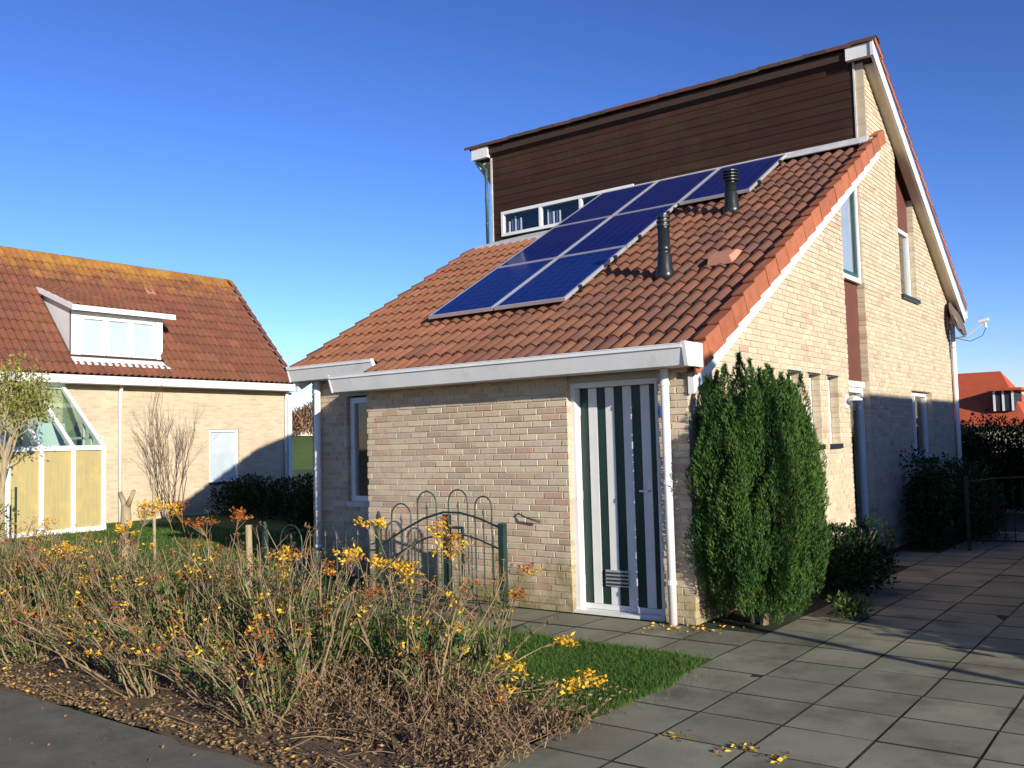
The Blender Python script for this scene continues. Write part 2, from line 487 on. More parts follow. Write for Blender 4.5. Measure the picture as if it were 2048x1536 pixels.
# planting bed with a gently uneven surface
nx, ny = 70, 24
xs = np.linspace(-14, 0.66, nx); ys = np.linspace(-4.27, -1.55, ny)
XX, YY = np.meshgrid(xs, ys)
edge = np.minimum(1, np.minimum(np.abs(YY + 4.27), np.abs(YY + 1.55)) / 0.25)
ZZ = -0.014 + edge * (0.045 + 0.03 * np.sin(XX * 3.1) * np.cos(YY * 4.3) + 0.012 * RNG.normal(0, 1, XX.shape))
ZZ = np.where((XX > -1.0) & (YY > -2.85), -0.03, ZZ)
Yw = YY.copy(); Yw[0] += 0.05 * np.sin(xs * 2.3) + 0.03 * np.sin(xs * 7.9)
Vb = np.stack([XX, Yw, ZZ], -1).reshape(-1, 3)
Fb = [(j * nx + i, j * nx + i + 1, (j + 1) * nx + i + 1, (j + 1) * nx + i) for j in range(ny - 1) for i in range(nx - 1)]
link('planting_bed', npmesh('planting_bed', Vb, Fb, soil, smooth=True), kind='structure')
sheet('lawn', [(-40, -1.6), (0.66, -1.6), (0.66, -1.1), (-4.3, -1.1), (-4.3, .7), (-5.7, .7), (-5.7, 30), (-40, 30)], -0.004, turf)
sheet('grass_patch', [(-1.6, -3.0), (0.70, -3.0), (0.66, -1.10), (-1.6, -1.08)], 0.010, turf)
# joints under the paving, then each slab
jb = sheet('paving', [(-4.2, -1.12), (0.63, -1.12), (0.63, -4.25), (6.6, -4.25), (6.6, 13.0), (0.0, 13.0), (0.0, 0.0), (-4.2, 0.0)], -0.0025, joint)
PVM = []
for k in range(5):
    b = MB()
    hw = 0.2430; c = 0.0005
    rr = [random.uniform(-.002, .002) for _ in range(4)]
    lo = [(-hw, -hw, -.04), (hw, -hw, -.04), (hw, hw, -.04), (-hw, hw, -.04)]
    mi_ = [(-hw, -hw, -c), (hw, -hw, -c), (hw, hw, -c), (-hw, hw, -c)]
    hi = [(-hw + c, -hw + c, rr[0]), (hw - c, -hw + c, rr[1]), (hw - c, hw - c, rr[2]), (-hw + c, hw - c, rr[3])]
    b.v = lo + mi_ + hi
    b.f = [(8, 9, 10, 11)] + [(i, (i + 1) % 4, 4 + (i + 1) % 4, 4 + i) for i in range(4)] + [(4 + i, 4 + (i + 1) % 4, 8 + (i + 1) % 4, 8 + i) for i in range(4)]
    b.m = [0] + [1] * 8
    PVM.append(b.mesh('paving_slab', [paver, joint]))


def slab(x, y):
    Mx = Matrix.Translation((x, y, 0.001 + random.uniform(-.0015, .0015))) @ Matrix.Rotation(random.gauss(0, .006), 4, 'Z') @ Matrix.Rotation(random.gauss(0, .002), 4, 'X') @ Matrix.Rotation(random.gauss(0, .002), 4, 'Y')
    link('paving_slab', random.choice(PVM), jb, Mx)


vis = []
for i in range(12):
    for j in range(-4, 24):
        x = 0.88 + 0.5 * i; y = -2.05 + 0.5 * j
        off = 0.0
        q = Vector((x, y, 0)) - CAM
        dpt = q.dot(_f)
        if dpt < 1.0 or y > 9.3 or x > 4.2:
            continue
        px = 1024 + F_PX * q.dot(_r2) / dpt
        if -300 < px < 2350:
            vis.append((x, y))
for x, y in vis:
    slab(x, y)
for i in range(9):
    for j in range(2):
        slab(0.38 - 0.5 * i, -0.28 - 0.52 * j)
for j in range(14):                       # strip along the gable is earth; a few slabs by the side door
    if 7 < j < 11:
        slab(0.38, 0.75 + 0.5 * j)


def inside(x, y, poly):
    c = False
    n = len(poly)
    for i in range(n):
        x1, y1 = poly[i]; x2, y2 = poly[(i + 1) % n]
        if (y1 > y) != (y2 > y) and x < (x2 - x1) * (y - y1) / (y2 - y1) + x1:
            c = not c
    return c


def grass(name, poly, n, h, w, label, z=0.0, fall=0.0):
    xs_ = [p[0] for p in poly]; ys_ = [p[1] for p in poly]
    P = RNG.uniform((min(xs_), min(ys_)), (max(xs_), max(ys_)), (int(n * 1.0), 2))
    x_, y_ = P[:, 0], P[:, 1]
    keep = np.zeros(len(P), bool)
    c = np.zeros(len(P), bool); k = len(poly)
    for i in range(k):
        x1, y1 = poly[i]; x2, y2 = poly[(i + 1) % k]
        cond = (y1 > y_) != (y2 > y_)
        with np.errstate(divide='ignore', invalid='ignore'):
            xi = (x2 - x1) * (y_ - y1) / (y2 - y1 + 1e-12) + x1
        c ^= cond & (x_ < xi)
    P = P[c]
    if fall:
        E = P[RNG.integers(0, len(P), int(len(P) * .2))] + RNG.normal(0, fall, (int(len(P) * .2), 2))
        P = np.concatenate([P, E])
    m = len(P)
    ang = RNG.uniform(0, 2 * np.pi, m)
    hh = h * RNG.uniform(.5, 1.25, m) * (0.8 + 0.35 * np.sin(P[:, 0] * 5.1) * np.cos(P[:, 1] * 4.3))
    lean = RNG.normal(0, .45, (m, 2)) * hh[:, None]
    B = np.column_stack([P, np.full(m, z)])
    s_ = np.column_stack([np.cos(ang), np.sin(ang), np.zeros(m)]) * w
    T = B + np.column_stack([lean, hh])
    Mid = B + np.column_stack([lean * .35, hh * .6])
    V = np.stack([B - s_, B + s_, Mid + s_ * .7, T, Mid - s_ * .7], 1).reshape(-1, 3)
    I = np.arange(m)[:, None] * 5
    Fq = np.concatenate([I + [0, 1, 2, 4]], 0)
    Ft = I + [4, 2, 3]
    me = bpy.data.meshes.new(name)
    loops = np.concatenate([Fq.ravel(), Ft.ravel()]).astype(np.int32)
    me.vertices.add(len(V)); me.vertices.foreach_set('co', V.astype(np.float32).ravel())
    me.loops.add(len(loops)); me.loops.foreach_set('vertex_index', loops)
    me.polygons.add(2 * m)
    me.polygons.foreach_set('loop_start', np.concatenate([np.arange(m) * 4, 4 * m + np.arange(m) * 3]).astype(np.int32))
    me.materials.append(blade); me.update(calc_edges=True)
    return link(name, me, label=label, category='grass', kind='stuff')


grass('short_grass', [(-1.6, -2.9), (0.55, -2.9), (0.70, -2.6), (0.74, -1.9), (0.62, -1.12), (0.3, -1.06), (-1.6, -1.04)], 42000, 0.045, 0.0022, 'bright green mown grass patch between paving and planting bed', 0.004, fall=.10)
grass('garden_grass', [(-15.5, -1.6), (-1.6, -1.6), (-1.6, -1.15), (-4.4, -1.15), (-7, 1.5), (-8.5, 4), (-15.5, 5)], 42000, 0.07, 0.006, 'green garden lawn behind the planting bed, towards the dormer house', -0.004)

grass('tall_grass', [(-9.0, -3.0), (-.9, -3.0), (-.9, -1.7), (-9.0, -1.7)], 9000, 0.30, 0.0035, 'long thin grass growing up between the shrubs of the planting bed', 0.03)

# ================================================================== MAIN HOUSE
TH = math.atan(0.567)                       # front roof pitch
ZA = lambda y: 2.312 + 0.567 * y            # tile surface, right front roof
YW = 5.9                                    # clerestory wall
house = thing('detached_house', 'cream brick house with red tiled split roof, dark timber clerestory and striped door', 'house', (-3.3, 5.2, 0))

CH, BL = 0.0625, 0.222


def courses(axis, face, depth, intervals, z0, z1, shift=0.0):
    """list of (u0,u1,z) bricks and mortar strips; axis 'x': wall runs along x, face at y; axis 'y': along y, face at x"""
    bricks, strips = [], []
    n = int(round((z1 - z0) / CH))
    for c in range(n):
        zb = z0 + c * CH
        for (a, b_) in intervals(zb + CH * .5, c):
            if b_ - a < 0.02:
                continue
            strips.append((a, b_, zb))
            off = shift + (0.0 if c % 2 else BL * .5) + (BL * .25 if c % 4 > 1 else 0)
            k = math.floor((a - off) / BL)
            u = off + k * BL
            while u < b_ - 1e-4:
                p, q = max(u, a), min(u + BL - .011, b_)
                if q - p > 0.012:
                    bricks.append((p, q, zb))
                u += BL
    return bricks, strips


def brick_box(mb, axis, face, depth, p, q, zb, mi=0, jit=0.0):
    j = random.uniform(-.0025, .0025)
    if axis == 'x':
        mb.box(p, q, face + j, face + depth, zb + .0055, zb + CH - .0055, mi)
    else:
        mb.box(face - depth, face + j, p, q, zb + .0055, zb + CH - .0055, mi)


def wallbuild(name, axis, face, intervals, z0, z1, nind=0, score=None, shift=0.0, redp=0.14, kinds=(0, 0, 1, 1, 2, 3)):
    bricks, strips = courses(axis, face, .1, intervals, z0, z1, shift)
    mb = MB()
    s_ = -1 if axis == 'y' else 1
    for a, b_, zb in strips:
        if axis == 'x':
            mb.box(a + .006, b_ - .006, face + .009, face + .13, zb, zb + CH)
        else:
            mb.box(face - .13, face - .009, a + .006, b_ - .006, zb, zb + CH)
    w = mb.build(name, mortar, house)
    if nind:
        bricks.sort(key=score)
    ind, rest = bricks[:nind], bricks[nind:]

    def pick(p, zb):
        cl = math.sin(p * 3.7 + zb * 2.1) * math.sin(zb * 5.3 - p * 1.3)
        pr = redp * (1.0 + 1.3 * cl)
        if random.random() < pr:
            return 4
        return random.choice(kinds)
    cache = {}
    for p, q, zb in ind:
        k = pick(p, zb)
        ln = round((q - p) * 200) / 200
        key = (k, ln, random.randint(0, 1))
        if key not in cache:
            b2 = MB()
            e = .003
            h0, h1 = .0055, CH - .0055
            j = (0.0015, -0.002)[key[2]]
            # bevelled front face
            b2.v = [(0, .1, h0), (ln, .1, h0), (ln, .1, h1), (0, .1, h1), (0, e + j, h0), (ln, e + j, h0), (ln, e + j, h1), (0, e + j, h1),
                    (e, j, h0 + e), (ln - e, j, h0 + e), (ln - e, j, h1 - e), (e, j, h1 - e)]
            b2.f = [(8, 9, 10, 11), (4, 5, 9, 8), (5, 6, 10, 9), (6, 7, 11, 10), (7, 4, 8, 11), (0, 1, 5, 4), (1, 2, 6, 5), (2, 3, 7, 6), (3, 0, 4, 7)]
            b2.m = [0] * 9
            cache[key] = b2.mesh('brick', BK[k])
        link('brick', cache[key], w, Matrix.Translation((p, face, zb)))
    mb = MB()
    for p, q, zb in rest:
        brick_box(mb, axis, face, .1, p, q, zb, pick(p, zb))
    if rest:
        mb.build('brick_courses', BK, w, kind='stuff')
    return w


# front wall of the right block (front face y = 0) and the pier right of the door
def iv_front(z, c):
    e = 0.0 if c % 2 else -0.112
    out = [(-3.96, -1.262)] if z < 2.22 else [(-3.96, -1.262)]
    out.append((-0.30, e))
    return out


wallbuild('front_wall', 'x', 0.0, iv_front, 0.0, 2.3125, 300, lambda t: (t[2] < .30 or t[2] > 2.1, -t[0]))


# left block front wall, set back (face y = 1.65)
def iv_left(z, c):
    if .92 < z < 2.24:
        return [(-5.74, -5.09), (-4.15, -3.97)]
    return [(-5.74, -3.97)]


wallbuild('set_back_wall', 'x', 0.75, iv_left, 0.0, 2.5625)

OPEN = [(2.45, 2.82, 1.5, 2.31), (3.07, 3.45, 1.5, 2.31), (3.72, 4.10, 1.5, 2.31), (4.55, 5.42, 0.0, 6.0), (7.30, 8.25, 3.69, 6.5), (7.60, 8.86, 1.19, 2.25)]


def iv_gable(z, c):
    lo = 0.112 if c % 2 else 0.0
    if z > 2.10:
        lo = max(lo, (z - 2.10) / 0.567)
    if z > 5.44:
        lo = YW + .02
    hi = min(10.45, 5.85 + (6.92 - z) / 0.646)
    segs = [(lo, hi)]
    for a, b_, c0, c1 in OPEN:
        if c0 < z < c1:
            ns = []
            for s0, s1 in segs:
                if b_ <= s0 or a >= s1:
                    ns.append((s0, s1)); continue
                if a > s0:
                    ns.append((s0, a))
                if b_ < s1:
                    ns.append((b_, s1))
            segs = ns
    return segs


wallbuild('gable_wall', 'y', 0.0, iv_gable, 0.0, 6.9375, redp=0.035, kinds=(0, 0, 0, 2, 2, 1))
# walls the camera cannot see, plain brick
b = MB()
b.prism([(-5.74, .885, 0), (-5.74, 5.9, 0), (-5.74, 5.9, 4.9), (-5.74, 4.4, 4.62), (-5.74, .885, 2.63)], (.12, 0, 0))
b.prism([(-6.66, 6.01, 0), (-6.66, 10.45, 0), (-6.66, 10.45, 3.80), (-6.66, 6.01, 6.66)], (.12, 0, 0))
b.build('far_side_wall', brickfar, house)
MB().box(-6.535, -.14, 10.33, 10.45, 0, 3.7).build('rear_wall', brickfar, house)
MB().box(-6.66, -5.75, 5.90, 6.00, 0, 5.09).box(-3.96, -3.85, .14, .74, 0, 2.3).build('return_wall', brickfar, house)


# ---- roofs
def tile_mesh(m, W_=.332, LN=.405, name='roof_tile'):
    one = [(0, .0), (.014, -.004), (.034, .014), (.058, .040), (.090, .050), (.122, .040), (.148, .014), (.160, .0)]
    prof = one + [(u + .166, w) for u, w in one] + [(.338, -.002)]
    k = W_ / .332
    b2 = MB()
    v0, v1 = 0.0, LN
    up = .026
    top = [(u * k, v0, w + up) for u, w in prof] + [(u * k, v1, w) for u, w in prof]
    frt = [(u * k, v0 + .004, w + up - .022) for u, w in prof]
    n = len(prof)
    b2.v = top + frt
    for i in range(n - 1):
        b2.f.append((i, i + 1, n + i + 1, n + i)); b2.m.append(0)
        b2.f.append((2 * n + i, 2 * n + i + 1, i + 1, i)); b2.m.append(0)
    me = b2.mesh(name, m, smooth=False)
    me.polygons.foreach_set('use_smooth', [i % 2 == 0 for i in range(len(b2.f))])
    return me, b2


def slope_matrix(x, y, z, pitch, rotz=0.0):
    """local u along +X, v up the slope, w the roof normal; rotz turns it about Z"""
    return Matrix.Translation((x, y, z)) @ Matrix.Rotation(rotz, 4, 'Z') @ Matrix.Rotation(pitch, 4, 'X')


G = .335


def roof_tiles(parent, origin, rotz, pitch, ncol, nrow, mats, ind=True, skip=None, W_=.332, pickf=None):
    ms = [tile_mesh(m_, W_)[0] for m_ in mats]
    base = slope_matrix(*origin, pitch, rotz)
    if ind:
        for r_ in range(nrow):
            for c in range(ncol):
                if skip and skip(c, r_):
                    continue
                Mx = base @ Matrix.Translation((c * W_ + random.uniform(-.003, .003), r_ * G + random.uniform(-.006, .006), random.uniform(-.003, .004))) @ Matrix.Rotation(random.gauss(0, .006), 4, 'Z')
                link('roof_tile', random.choice(ms) if pickf is None else ms[pickf(c, r_)], parent, Mx)
    else:
        tb = tile_mesh(mats[0], W_)[1]
        TV = np.array(tb.v); mbV, mbF, mbM = [], [], []
        Fq = np.array(tb.f)
        B = np.array(base)
        for r_ in range(nrow):
            for c in range(ncol):
                if skip and skip(c, r_):
                    continue
                P = TV + [c * W_ + random.uniform(-.003, .003), r_ * G + random.uniform(-.006, .006), random.uniform(-.003, .004)]
                P = P @ B[:3, :3].T + B[:3, 3]
                mbF.append(Fq + len(mbV) * len(TV)); mbV.append(P); mbM.append(np.full(len(Fq), random.randrange(len(mats))))
        me = npmesh('tile_field', np.concatenate(mbV), np.concatenate(mbF), mats, np.concatenate(mbM))
        link('tile_field', me, parent, kind='stuff')


deck = mat('roof_deck', (0.05, 0.03, 0.022), None, 4, 0.9)


def deck_slab(name, x0, x1, y0, z0, y1, z1, t, parent=house):
    return MB().prism([(x0, y0, z0), (x0, y1, z1), (x0, y1, z1 - t), (x0, y0, z0 - t)], (x1 - x0, 0, 0)).build(name, deck, parent)


dA = MB().prism([(-4.28, .02, ZA(.02) - .06), (-4.28, YW, ZA(YW) - .06), (-4.28, YW, ZA(YW) - .10), (-4.28, .02, ZA(.02) - .10)], (4.34, 0, 0)).prism(
    [(-5.80, .66, ZA(.66) - .06), (-5.80, 4.42, ZA(4.42) - .06), (-5.80, 4.42, ZA(4.42) - .10), (-5.80, .66, ZA(.66) - .10)], (1.515, 0, 0)).build('front_roof', deck, house)


def pick_tile(x):
    k = (-x - 2.4) / 2.6 + random.gauss(0, .16)
    return 4 if k > .75 else 5 if k > .38 else random.choice((0, 2)) if k > -.1 else random.choice((0, 0, 1, 2, 3))


roof_tiles(dA, (-4.28, -.05, ZA(-.05) - .030), 0, TH, 13, 20, TILE + TILEO, pickf=lambda c, r_: pick_tile(-4.28 + .332 * c - r_ * .03))
roof_tiles(dA, (-5.85, -.05 + 2 * .2914, ZA(-.05 + 2 * .2914) - .030), 0, TH, 5, 13, TILE + TILEO, pickf=lambda c, r_: pick_tile(-5.85 + .314 * c - r_ * .03), W_=.3135)
# rear roof: ridge (5.80, 7.05) down to (10.85, 3.80)
PB = math.atan2(3.25, 5.05)
dB = MB().prism([(-6.95, 5.80, 7.02), (-6.95, 10.80, 3.80), (-6.95, 10.80, 3.68), (-6.95, 5.80, 6.90)], (7.03, 0, 0)).build('rear_roof', deck, house)
roof_tiles(dB, (.10, 10.86, 3.80), math.pi, PB, 21, 17, TILE, ind=False)


def verge(parent, origin, pitch, n, side, apron, mats, W0=.12, name='verge_tile', rotz=0.0):
    """L-shaped edge tiles, side = +1 apron on +u"""
    b2 = MB()
    LN = .40
    u0, u1 = (-W0, 0.0) if side > 0 else (0.0, W0)
    ue = u1 if side > 0 else u0
    th = .016
    pr = [(u0, .045), (ue, .050), (ue, -apron), (ue - side * th, -apron), (ue - side * th, .030), (u0, .025)]
    A = [(u + side * .006, 0, w + .034) for u, w in pr]; Bv = [(u, LN, w) for u, w in pr]
    b2.v = A + Bv
    k = len(pr)
    for i in range(k):
        j = (i + 1) % k
        b2.f.append((i, j, k + j, k + i)); b2.m.append(0)
    b2.f.append(tuple(range(k - 1, -1, -1))); b2.m.append(0)
    b2.f.append(tuple(range(k, 2 * k))); b2.m.append(0)
    ms = [b2.mesh(name, m_) for m_ in mats]
    base = slope_matrix(*origin, pitch, rotz)
    for r_ in range(n):
        Mx = base @ Matrix.Translation((random.uniform(-.004, .004), r_ * G, random.uniform(-.004, .004)))
        link(name, random.choice(ms), parent, Mx)


verge(dA, (.115, -.10, ZA(-.10) - .005), TH, 22, 1, .15, [terracotta])
verge(dA, (-5.885, .54, ZA(.54) - .012), TH, 13, -1, .12, [TILEO[0], TILEO[1]], W0=.05)
verge(dB, (.205, 10.90, 3.80), PB, 18, -1, .04, [terracotta], rotz=math.pi)
# ridge caps along the clerestory top
b2 = MB()
prof = [(-.075, -.035), (-.080, .008), (-.04, .035), (.02, .042), (.10, .022), (.16, -.03)]
b2.v = [(0, a, c + .008) for a, c in prof] + [(.36, a, c) for a, c in prof] + [(0, a, c - .012) for a, c in prof]
for i in range(5):
    b2.f += [(i, i + 1, 7 + i, 6 + i), (12 + i, 13 + i, i + 1, i)]; b2.m += [0, 0]
ridge_m = mat('ridge_weathered', (0.115, 0.075, 0.055), (0.075, 0.055, 0.042), 9, 0.85, 0.3, 50, vary=0.15, c3=(0.14, 0.12, 0.07), s3=6, t3=(0.55, 0.75))
RM = [b2.mesh('ridge_tile', m_) for m_ in (ridge_m, TILE[3])]
for i in range(22):
    link('ridge_tile', random.choice(RM), dB, Matrix.Translation((.20 - .335 * (i + 1), 5.80, 7.075 + random.uniform(-.005, .005))))

# ---- white boards
b = MB()
zz = lambda y: ZA(y) - .14
b.prism([(.018, -.02, zz(-.02) - .02), (.018, 6.20, zz(6.20)), (.018, 6.20, zz(6.20) - .17), (.018, -.02, zz(-.02) - .17)], (.055, 0, 0))
b.build('bargeboard', white, house)
b = MB()
b.prism([(-5.83, .55, ZA(.55) - .13), (-5.83, 4.42, ZA(4.42) - .13), (-5.83, 4.42, ZA(4.42) - .29), (-5.83, .55, ZA(.55) - .29)], (.05, 0, 0))
b.build('bargeboard', white, house)
# rear roof barge (right), sloping cream soffit, and box ends at the ridge
zr = lambda y: 7.02 - (y - 5.80) * 0.6436
b = MB()
b.prism([(.145, 5.74, 7.06), (.145, 10.84, zr(10.84)), (.145, 10.84, zr(10.84) - .22), (.145, 5.74, 6.85)], (.04, 0, 0))
b.build('bargeboard', white, house)
b = MB()
b.prism([(.004, 5.93, zr(5.93) - .135), (.004, 10.80, zr(10.80) - .135), (.004, 10.80, zr(10.80) - .165), (.004, 5.93, zr(5.93) - .165)], (.14, 0, 0))
b.build('soffit', cream, house)
MB().box(-.20, .143, 5.76, 5.84, 6.86, 7.045).build('fascia_end', white, house)
MB().box(-7.03, -6.66, 5.76, 5.84, 6.84, 7.045).build('fascia_end', white, house)
b = MB()
b.prism([(-7.03, 5.86, 7.02), (-7.03, 10.84, zr(10.84)), (-7.03, 10.84, zr(10.84) - .22), (-7.03, 5.86, 6.80)], (.04, 0, 0))
b.build('bargeboard', white, house)
b = MB()
b.prism([(-6.98, 5.93, zr(5.93) - .135), (-6.98, 10.80, zr(10.80) - .135), (-6.98, 10.80, zr(10.80) - .165), (-6.98, 5.93, zr(5.93) - .165)], (.25, 0, 0))
b.build('soffit', cream, house)

# ---- clerestory: separate boards, windows
cl = MB().box(-6.66, -.13, YW + .02, YW + .10, 5.10, 5.34).box(-6.66, -.13, YW + .02, YW + .10, 5.805, 7.0).box(-3.715, -.13, YW + .02, YW + .10, 5.341, 5.804).box(-6.66, -6.465, YW + .02, YW + .10, 5.341, 5.804).build('clerestory_wall', deck, house)
nb = 14
bw = (7.03 - 5.14) / nb
BM = {}
for i in range(nb):
    z0 = 5.14 + i * bw
    segs = [(-6.64, -3.30), (-3.296, -.145)] if i % 2 else [(-6.64, -4.9), (-4.896, -1.7), (-1.696, -.145)]
    if z0 + bw > 5.32 and z0 < 5.80:
        segs = [(-6.64, -6.47), (-3.7, -.145)]
    for a, c in segs:
        MB().prism([(a, YW - .016, z0 + .003), (a, YW - .012, z0 + bw - .003), (a, YW + .015, z0 + bw - .003), (a, YW + .015, z0 + .003)], (c - a, 0, 0)).build('cladding_board', wood_dark, cl)
MB().box(-.142, -.12, YW - .03, YW + .02, 5.7, 6.86).build('corner_trim', lead, house)
MB().box(-6.68, -6.645, YW - .03, YW + .10, 5.2, 6.84).build('corner_trim', lead, house)
MB().box(-.118, -.004, YW + .0, YW + .018, 5.55, 6.9).build('corner_brickwork', brickfar, house)


def window(parent, axis, face, u0, u1, z0, z1, fw, mull=(), depth=.06, fm=white, gm=g_clear, back=room, bd=.25, sill=None, sillm=black, name='window', top=None):
    """axis 'x': runs along x, looking -y, face y; axis 'y': runs along y, face x looking +x. Frame > pane, backing"""
    mb = MB()

    def bx(m_, a, c, d0, d1, e0, e1):
        if axis == 'x':
            m_.box(a, c, face + d0, face + d1, e0, e1)
        else:
            m_.box(face - d1, face - d0, a, c, e0, e1)
    bx(mb, u0, u0 + fw, 0, depth, z0, z1); bx(mb, u1 - fw, u1, 0, depth, z0, z1)
    bx(mb, u0 + fw, u1 - fw, .001, depth, z0, z0 + fw); bx(mb, u0 + fw, u1 - fw, .001, depth, z1 - fw, z1)
    for m_ in mull:
        bx(mb, m_ - fw * .45, m_ + fw * .45, .002, depth, z0 + fw, z1 - fw)
    w_ = mb.build(name, fm, parent)
    ed = [u0 + fw] + [m_ for m_ in mull] + [u1 - fw]
    for i in range(len(ed) - 1):
        a, c = ed[i] + (fw * .45 if i else 0), ed[i + 1] - (fw * .45 if i < len(ed) - 2 else 0)
        g_ = MB()
        bx(g_, a, c, depth * .5, depth * .5 + .006, z0 + fw, z1 - fw)
        g_.build('pane', gm, w_)
    if back is not None:
        k = MB(); bx(k, u0 + .01, u1 - .01, bd, bd + .01, z0, z1); k.build('dark_interior', back, w_)
    if sill is not None:
        k = MB()
        if axis == 'x':
            k.box(u0 - .03, u1 + .03, face - sill, face + .03, z0 - .06, z0 - .002)
        else:
            k.box(face - .03, face + sill, u0 - .03, u1 + .03, z0 - .06, z0 - .002)
        k.build('sill', sillm, w_)
    return w_


cw = window(house, 'x', YW - .035, -6.46, -3.72, 5.345, 5.80, .055, (-5.60, -4.76), .07, back=room, bd=.35)
for c0 in (-6.36, -5.52):                                        # gathered curtain strips behind the glass
    for k in range(5):
        x = c0 + k * .065 + random.uniform(-.01, .01)
        pts = [(x + .02 * math.cos(a), YW + .10 + .015 * math.sin(a)) for a in np.linspace(0, math.pi * 2, 7)[:-1]]
        MB().prism([(px_, py_, 5.37) for px_, py_ in pts], (0, 0, random.uniform(.26, .36))).build('curtain_fold', curtain if k % 2 == 0 else curtain_blue, cw)
# flashing along both roof/wall joints
MB().prism([(-4.30, YW - .10, ZA(YW - .10) + .055), (-4.30, YW - .012, ZA(YW) + .09), (-4.30, YW - .024, ZA(YW) + .115), (-4.30, YW - .11, ZA(YW - .11) + .07)], (4.32, 0, 0)).build('flashing', lead, house)
MB().prism([(-5.86, 4.36, ZA(4.36) + .03), (-5.86, 4.46, ZA(4.46) + .03), (-5.86, YW - .04, 5.30), (-5.86, YW - .04, 5.26), (-5.86, 4.46, ZA(4.46) - .05), (-5.86, 4.36, ZA(4.36) - .02)], (1.55, 0, 0)).build('lead_roof', lead, house)
MB().prism([(-4.31, 4.40, ZA(4.40) - .05), (-4.31, YW - .05, 5.25), (-4.31, YW - .05, ZA(YW) - .11), (-4.31, 4.40, ZA(4.40) - .04)], (.028, 0, 0)).build('cheek_board', lead, house)
MB().prism([(.0035, YW, ZA(YW) + .02), (.0035, 6.22, ZA(6.22) + .02), (.0035, 6.22, ZA(6.22) + .055), (.0035, YW, ZA(YW) + .07)], (.05, 0, 0)).build('flashing', lead, house)


# ---- gutters
def gutter(name, x0, x1, yb, yt0, ytb, z0, z1, m=gutter_grey, ends=(1, 1)):
    p = [(x0, ytb, z0), (x0, yt0, z1 - .03), (x0, yt0 - .012, z1 - .03), (x0, yt0 - .012, z1), (x0, yt0 + .03, z1), (x0, ytb + .06, z0 + .05), (x0, yb, z0 + .05), (x0, yb, z0)]
    g_ = MB().prism(p, (x1 - x0, 0, 0)).build(name, m, house)
    for i, e in enumerate(ends):
        if e:
            x = x0 - .018 if i == 0 else x1 + .001
            MB().prism([(x, ytb - .006, z0 - .006), (x, yt0 - .02, z1 + .012), (x, yb, z1 + .012), (x, yb, z0 - .006)], (.017, 0, 0)).build('end_cap', white, g_)
    MB().box(x0, x1, yt0 - .016, yt0 + .034, z1 + .0005, z1 + .008).build('gutter_lip', white, g_)
    return g_


gutter('gutter', -4.20, .127, -.01, -.335, -.285, 2.225, 2.40, ends=(1, 0))
gutter('gutter', -5.82, -4.30, .72, .42, .47, 2.470, 2.645, ends=(1, 0))
MB().prism([(.128, -.30, 2.215), (.128, -.352, 2.42), (.128, -.01, 2.42), (.128, -.01, 2.215)], (.035, 0, 0)).build('gutter_end_block', white, house)
# beige soffit board under the main gutter
MB().box(-4.25, -.005, -.27, .14, 2.314, 2.33).build('soffit', beige, house)
# rear eaves gutter and corner pipes
MB().prism([(-6.9, 10.84, 3.62), (-6.9, 10.98, 3.66), (-6.9, 10.98, 3.78), (-6.9, 10.84, 3.74)], (7.1, 0, 0)).build('gutter', white, house)


def downpipe(x, y, z0, z1, r=.04, m=white, off=None):
    pts = [(x, y, z0), (x, y, z1)]
    if off:
        pts += [(x + off[0], y + off[1], z1 + off[2])]
    p = MB().tube(pts, r, 14).build('downpipe', m, house, smooth=True)
    for z in np.linspace(z0 + .35, z1 - .15, 3):
        MB().tube([(x, y, z), (x, y, z + .035)], r * 1.18, 14).build('pipe_bracket', m, p)
    return p


downpipe(-.175, -.085, 0.0, 2.22, .037)
downpipe(-5.55, .67, 0.0, 2.46, .042)
downpipe(.055, 10.40, 0.0, 3.62, .04)
downpipe(-6.74, 5.82, 5.25, 6.62, .03, frame_teal, (-.22, .02, .20))

# ---- front door with stripes
DX0, DX1, DY = -1.262, -.30, .15
fr = MB()
fr.box(DX0, DX0 + .05, .06, .20, .03, 2.16); fr.box(DX1 - .055, DX1, .06, .20, .03, 2.16)
fr.box(DX0 + .05, DX1 - .055, .061, .20, 2.11, 2.16)
fr.box(DX0, DX1, .03, .20, .0, .03)
fr.build('door_frame', white, house)
MB().box(DX0, DX1, .03, .13, 2.162, 2.312).build('door_head_panel', beige, house)
door = MB().box(DX0 + .052, DX1 - .057, DY + .018, DY + .055, .032, 2.108).build('front_door', door_green, house)
sx0, sx1 = DX0 + .055, DX1 - .060
sw = (sx1 - sx0) / 9
for i in range(9):
    m_ = door_green if i % 2 == 0 else door_white
    pr = .006 if i % 2 else 0.0
    MB().box(sx0 + i * sw + .0015, sx0 + (i + 1) * sw - .0015, DY - pr, DY + .0175, .085, 2.105).build('door_board', m_, door)
MB().box(sx0, sx1, DY - .012, DY + .0175, .034, .083).build('kick_rail', door_white, door)
lx0, lx1 = -.97, -.715
lb = MB().box(lx0, lx1, DY - .022, DY - .0065, .255, .405).build('letter_plate', alu, door)
for k in range(4):
    MB().box(lx0 + .012, lx1 - .012, DY - .030, DY - .0225, .268 + k * .034, .284 + k * .034).build('letter_slot', room, lb)
for hz in (.25, 1.05, 1.85):
    MB().tube([(DX0 + .054, DY - .008, hz), (DX0 + .054, DY - .008, hz + .09)], .008, 8).build('hinge', alu, door)
hp = MB().box(-.495, -.455, DY - .012, DY - .001, 1.02, 1.24).build('handle_plate', white, door)
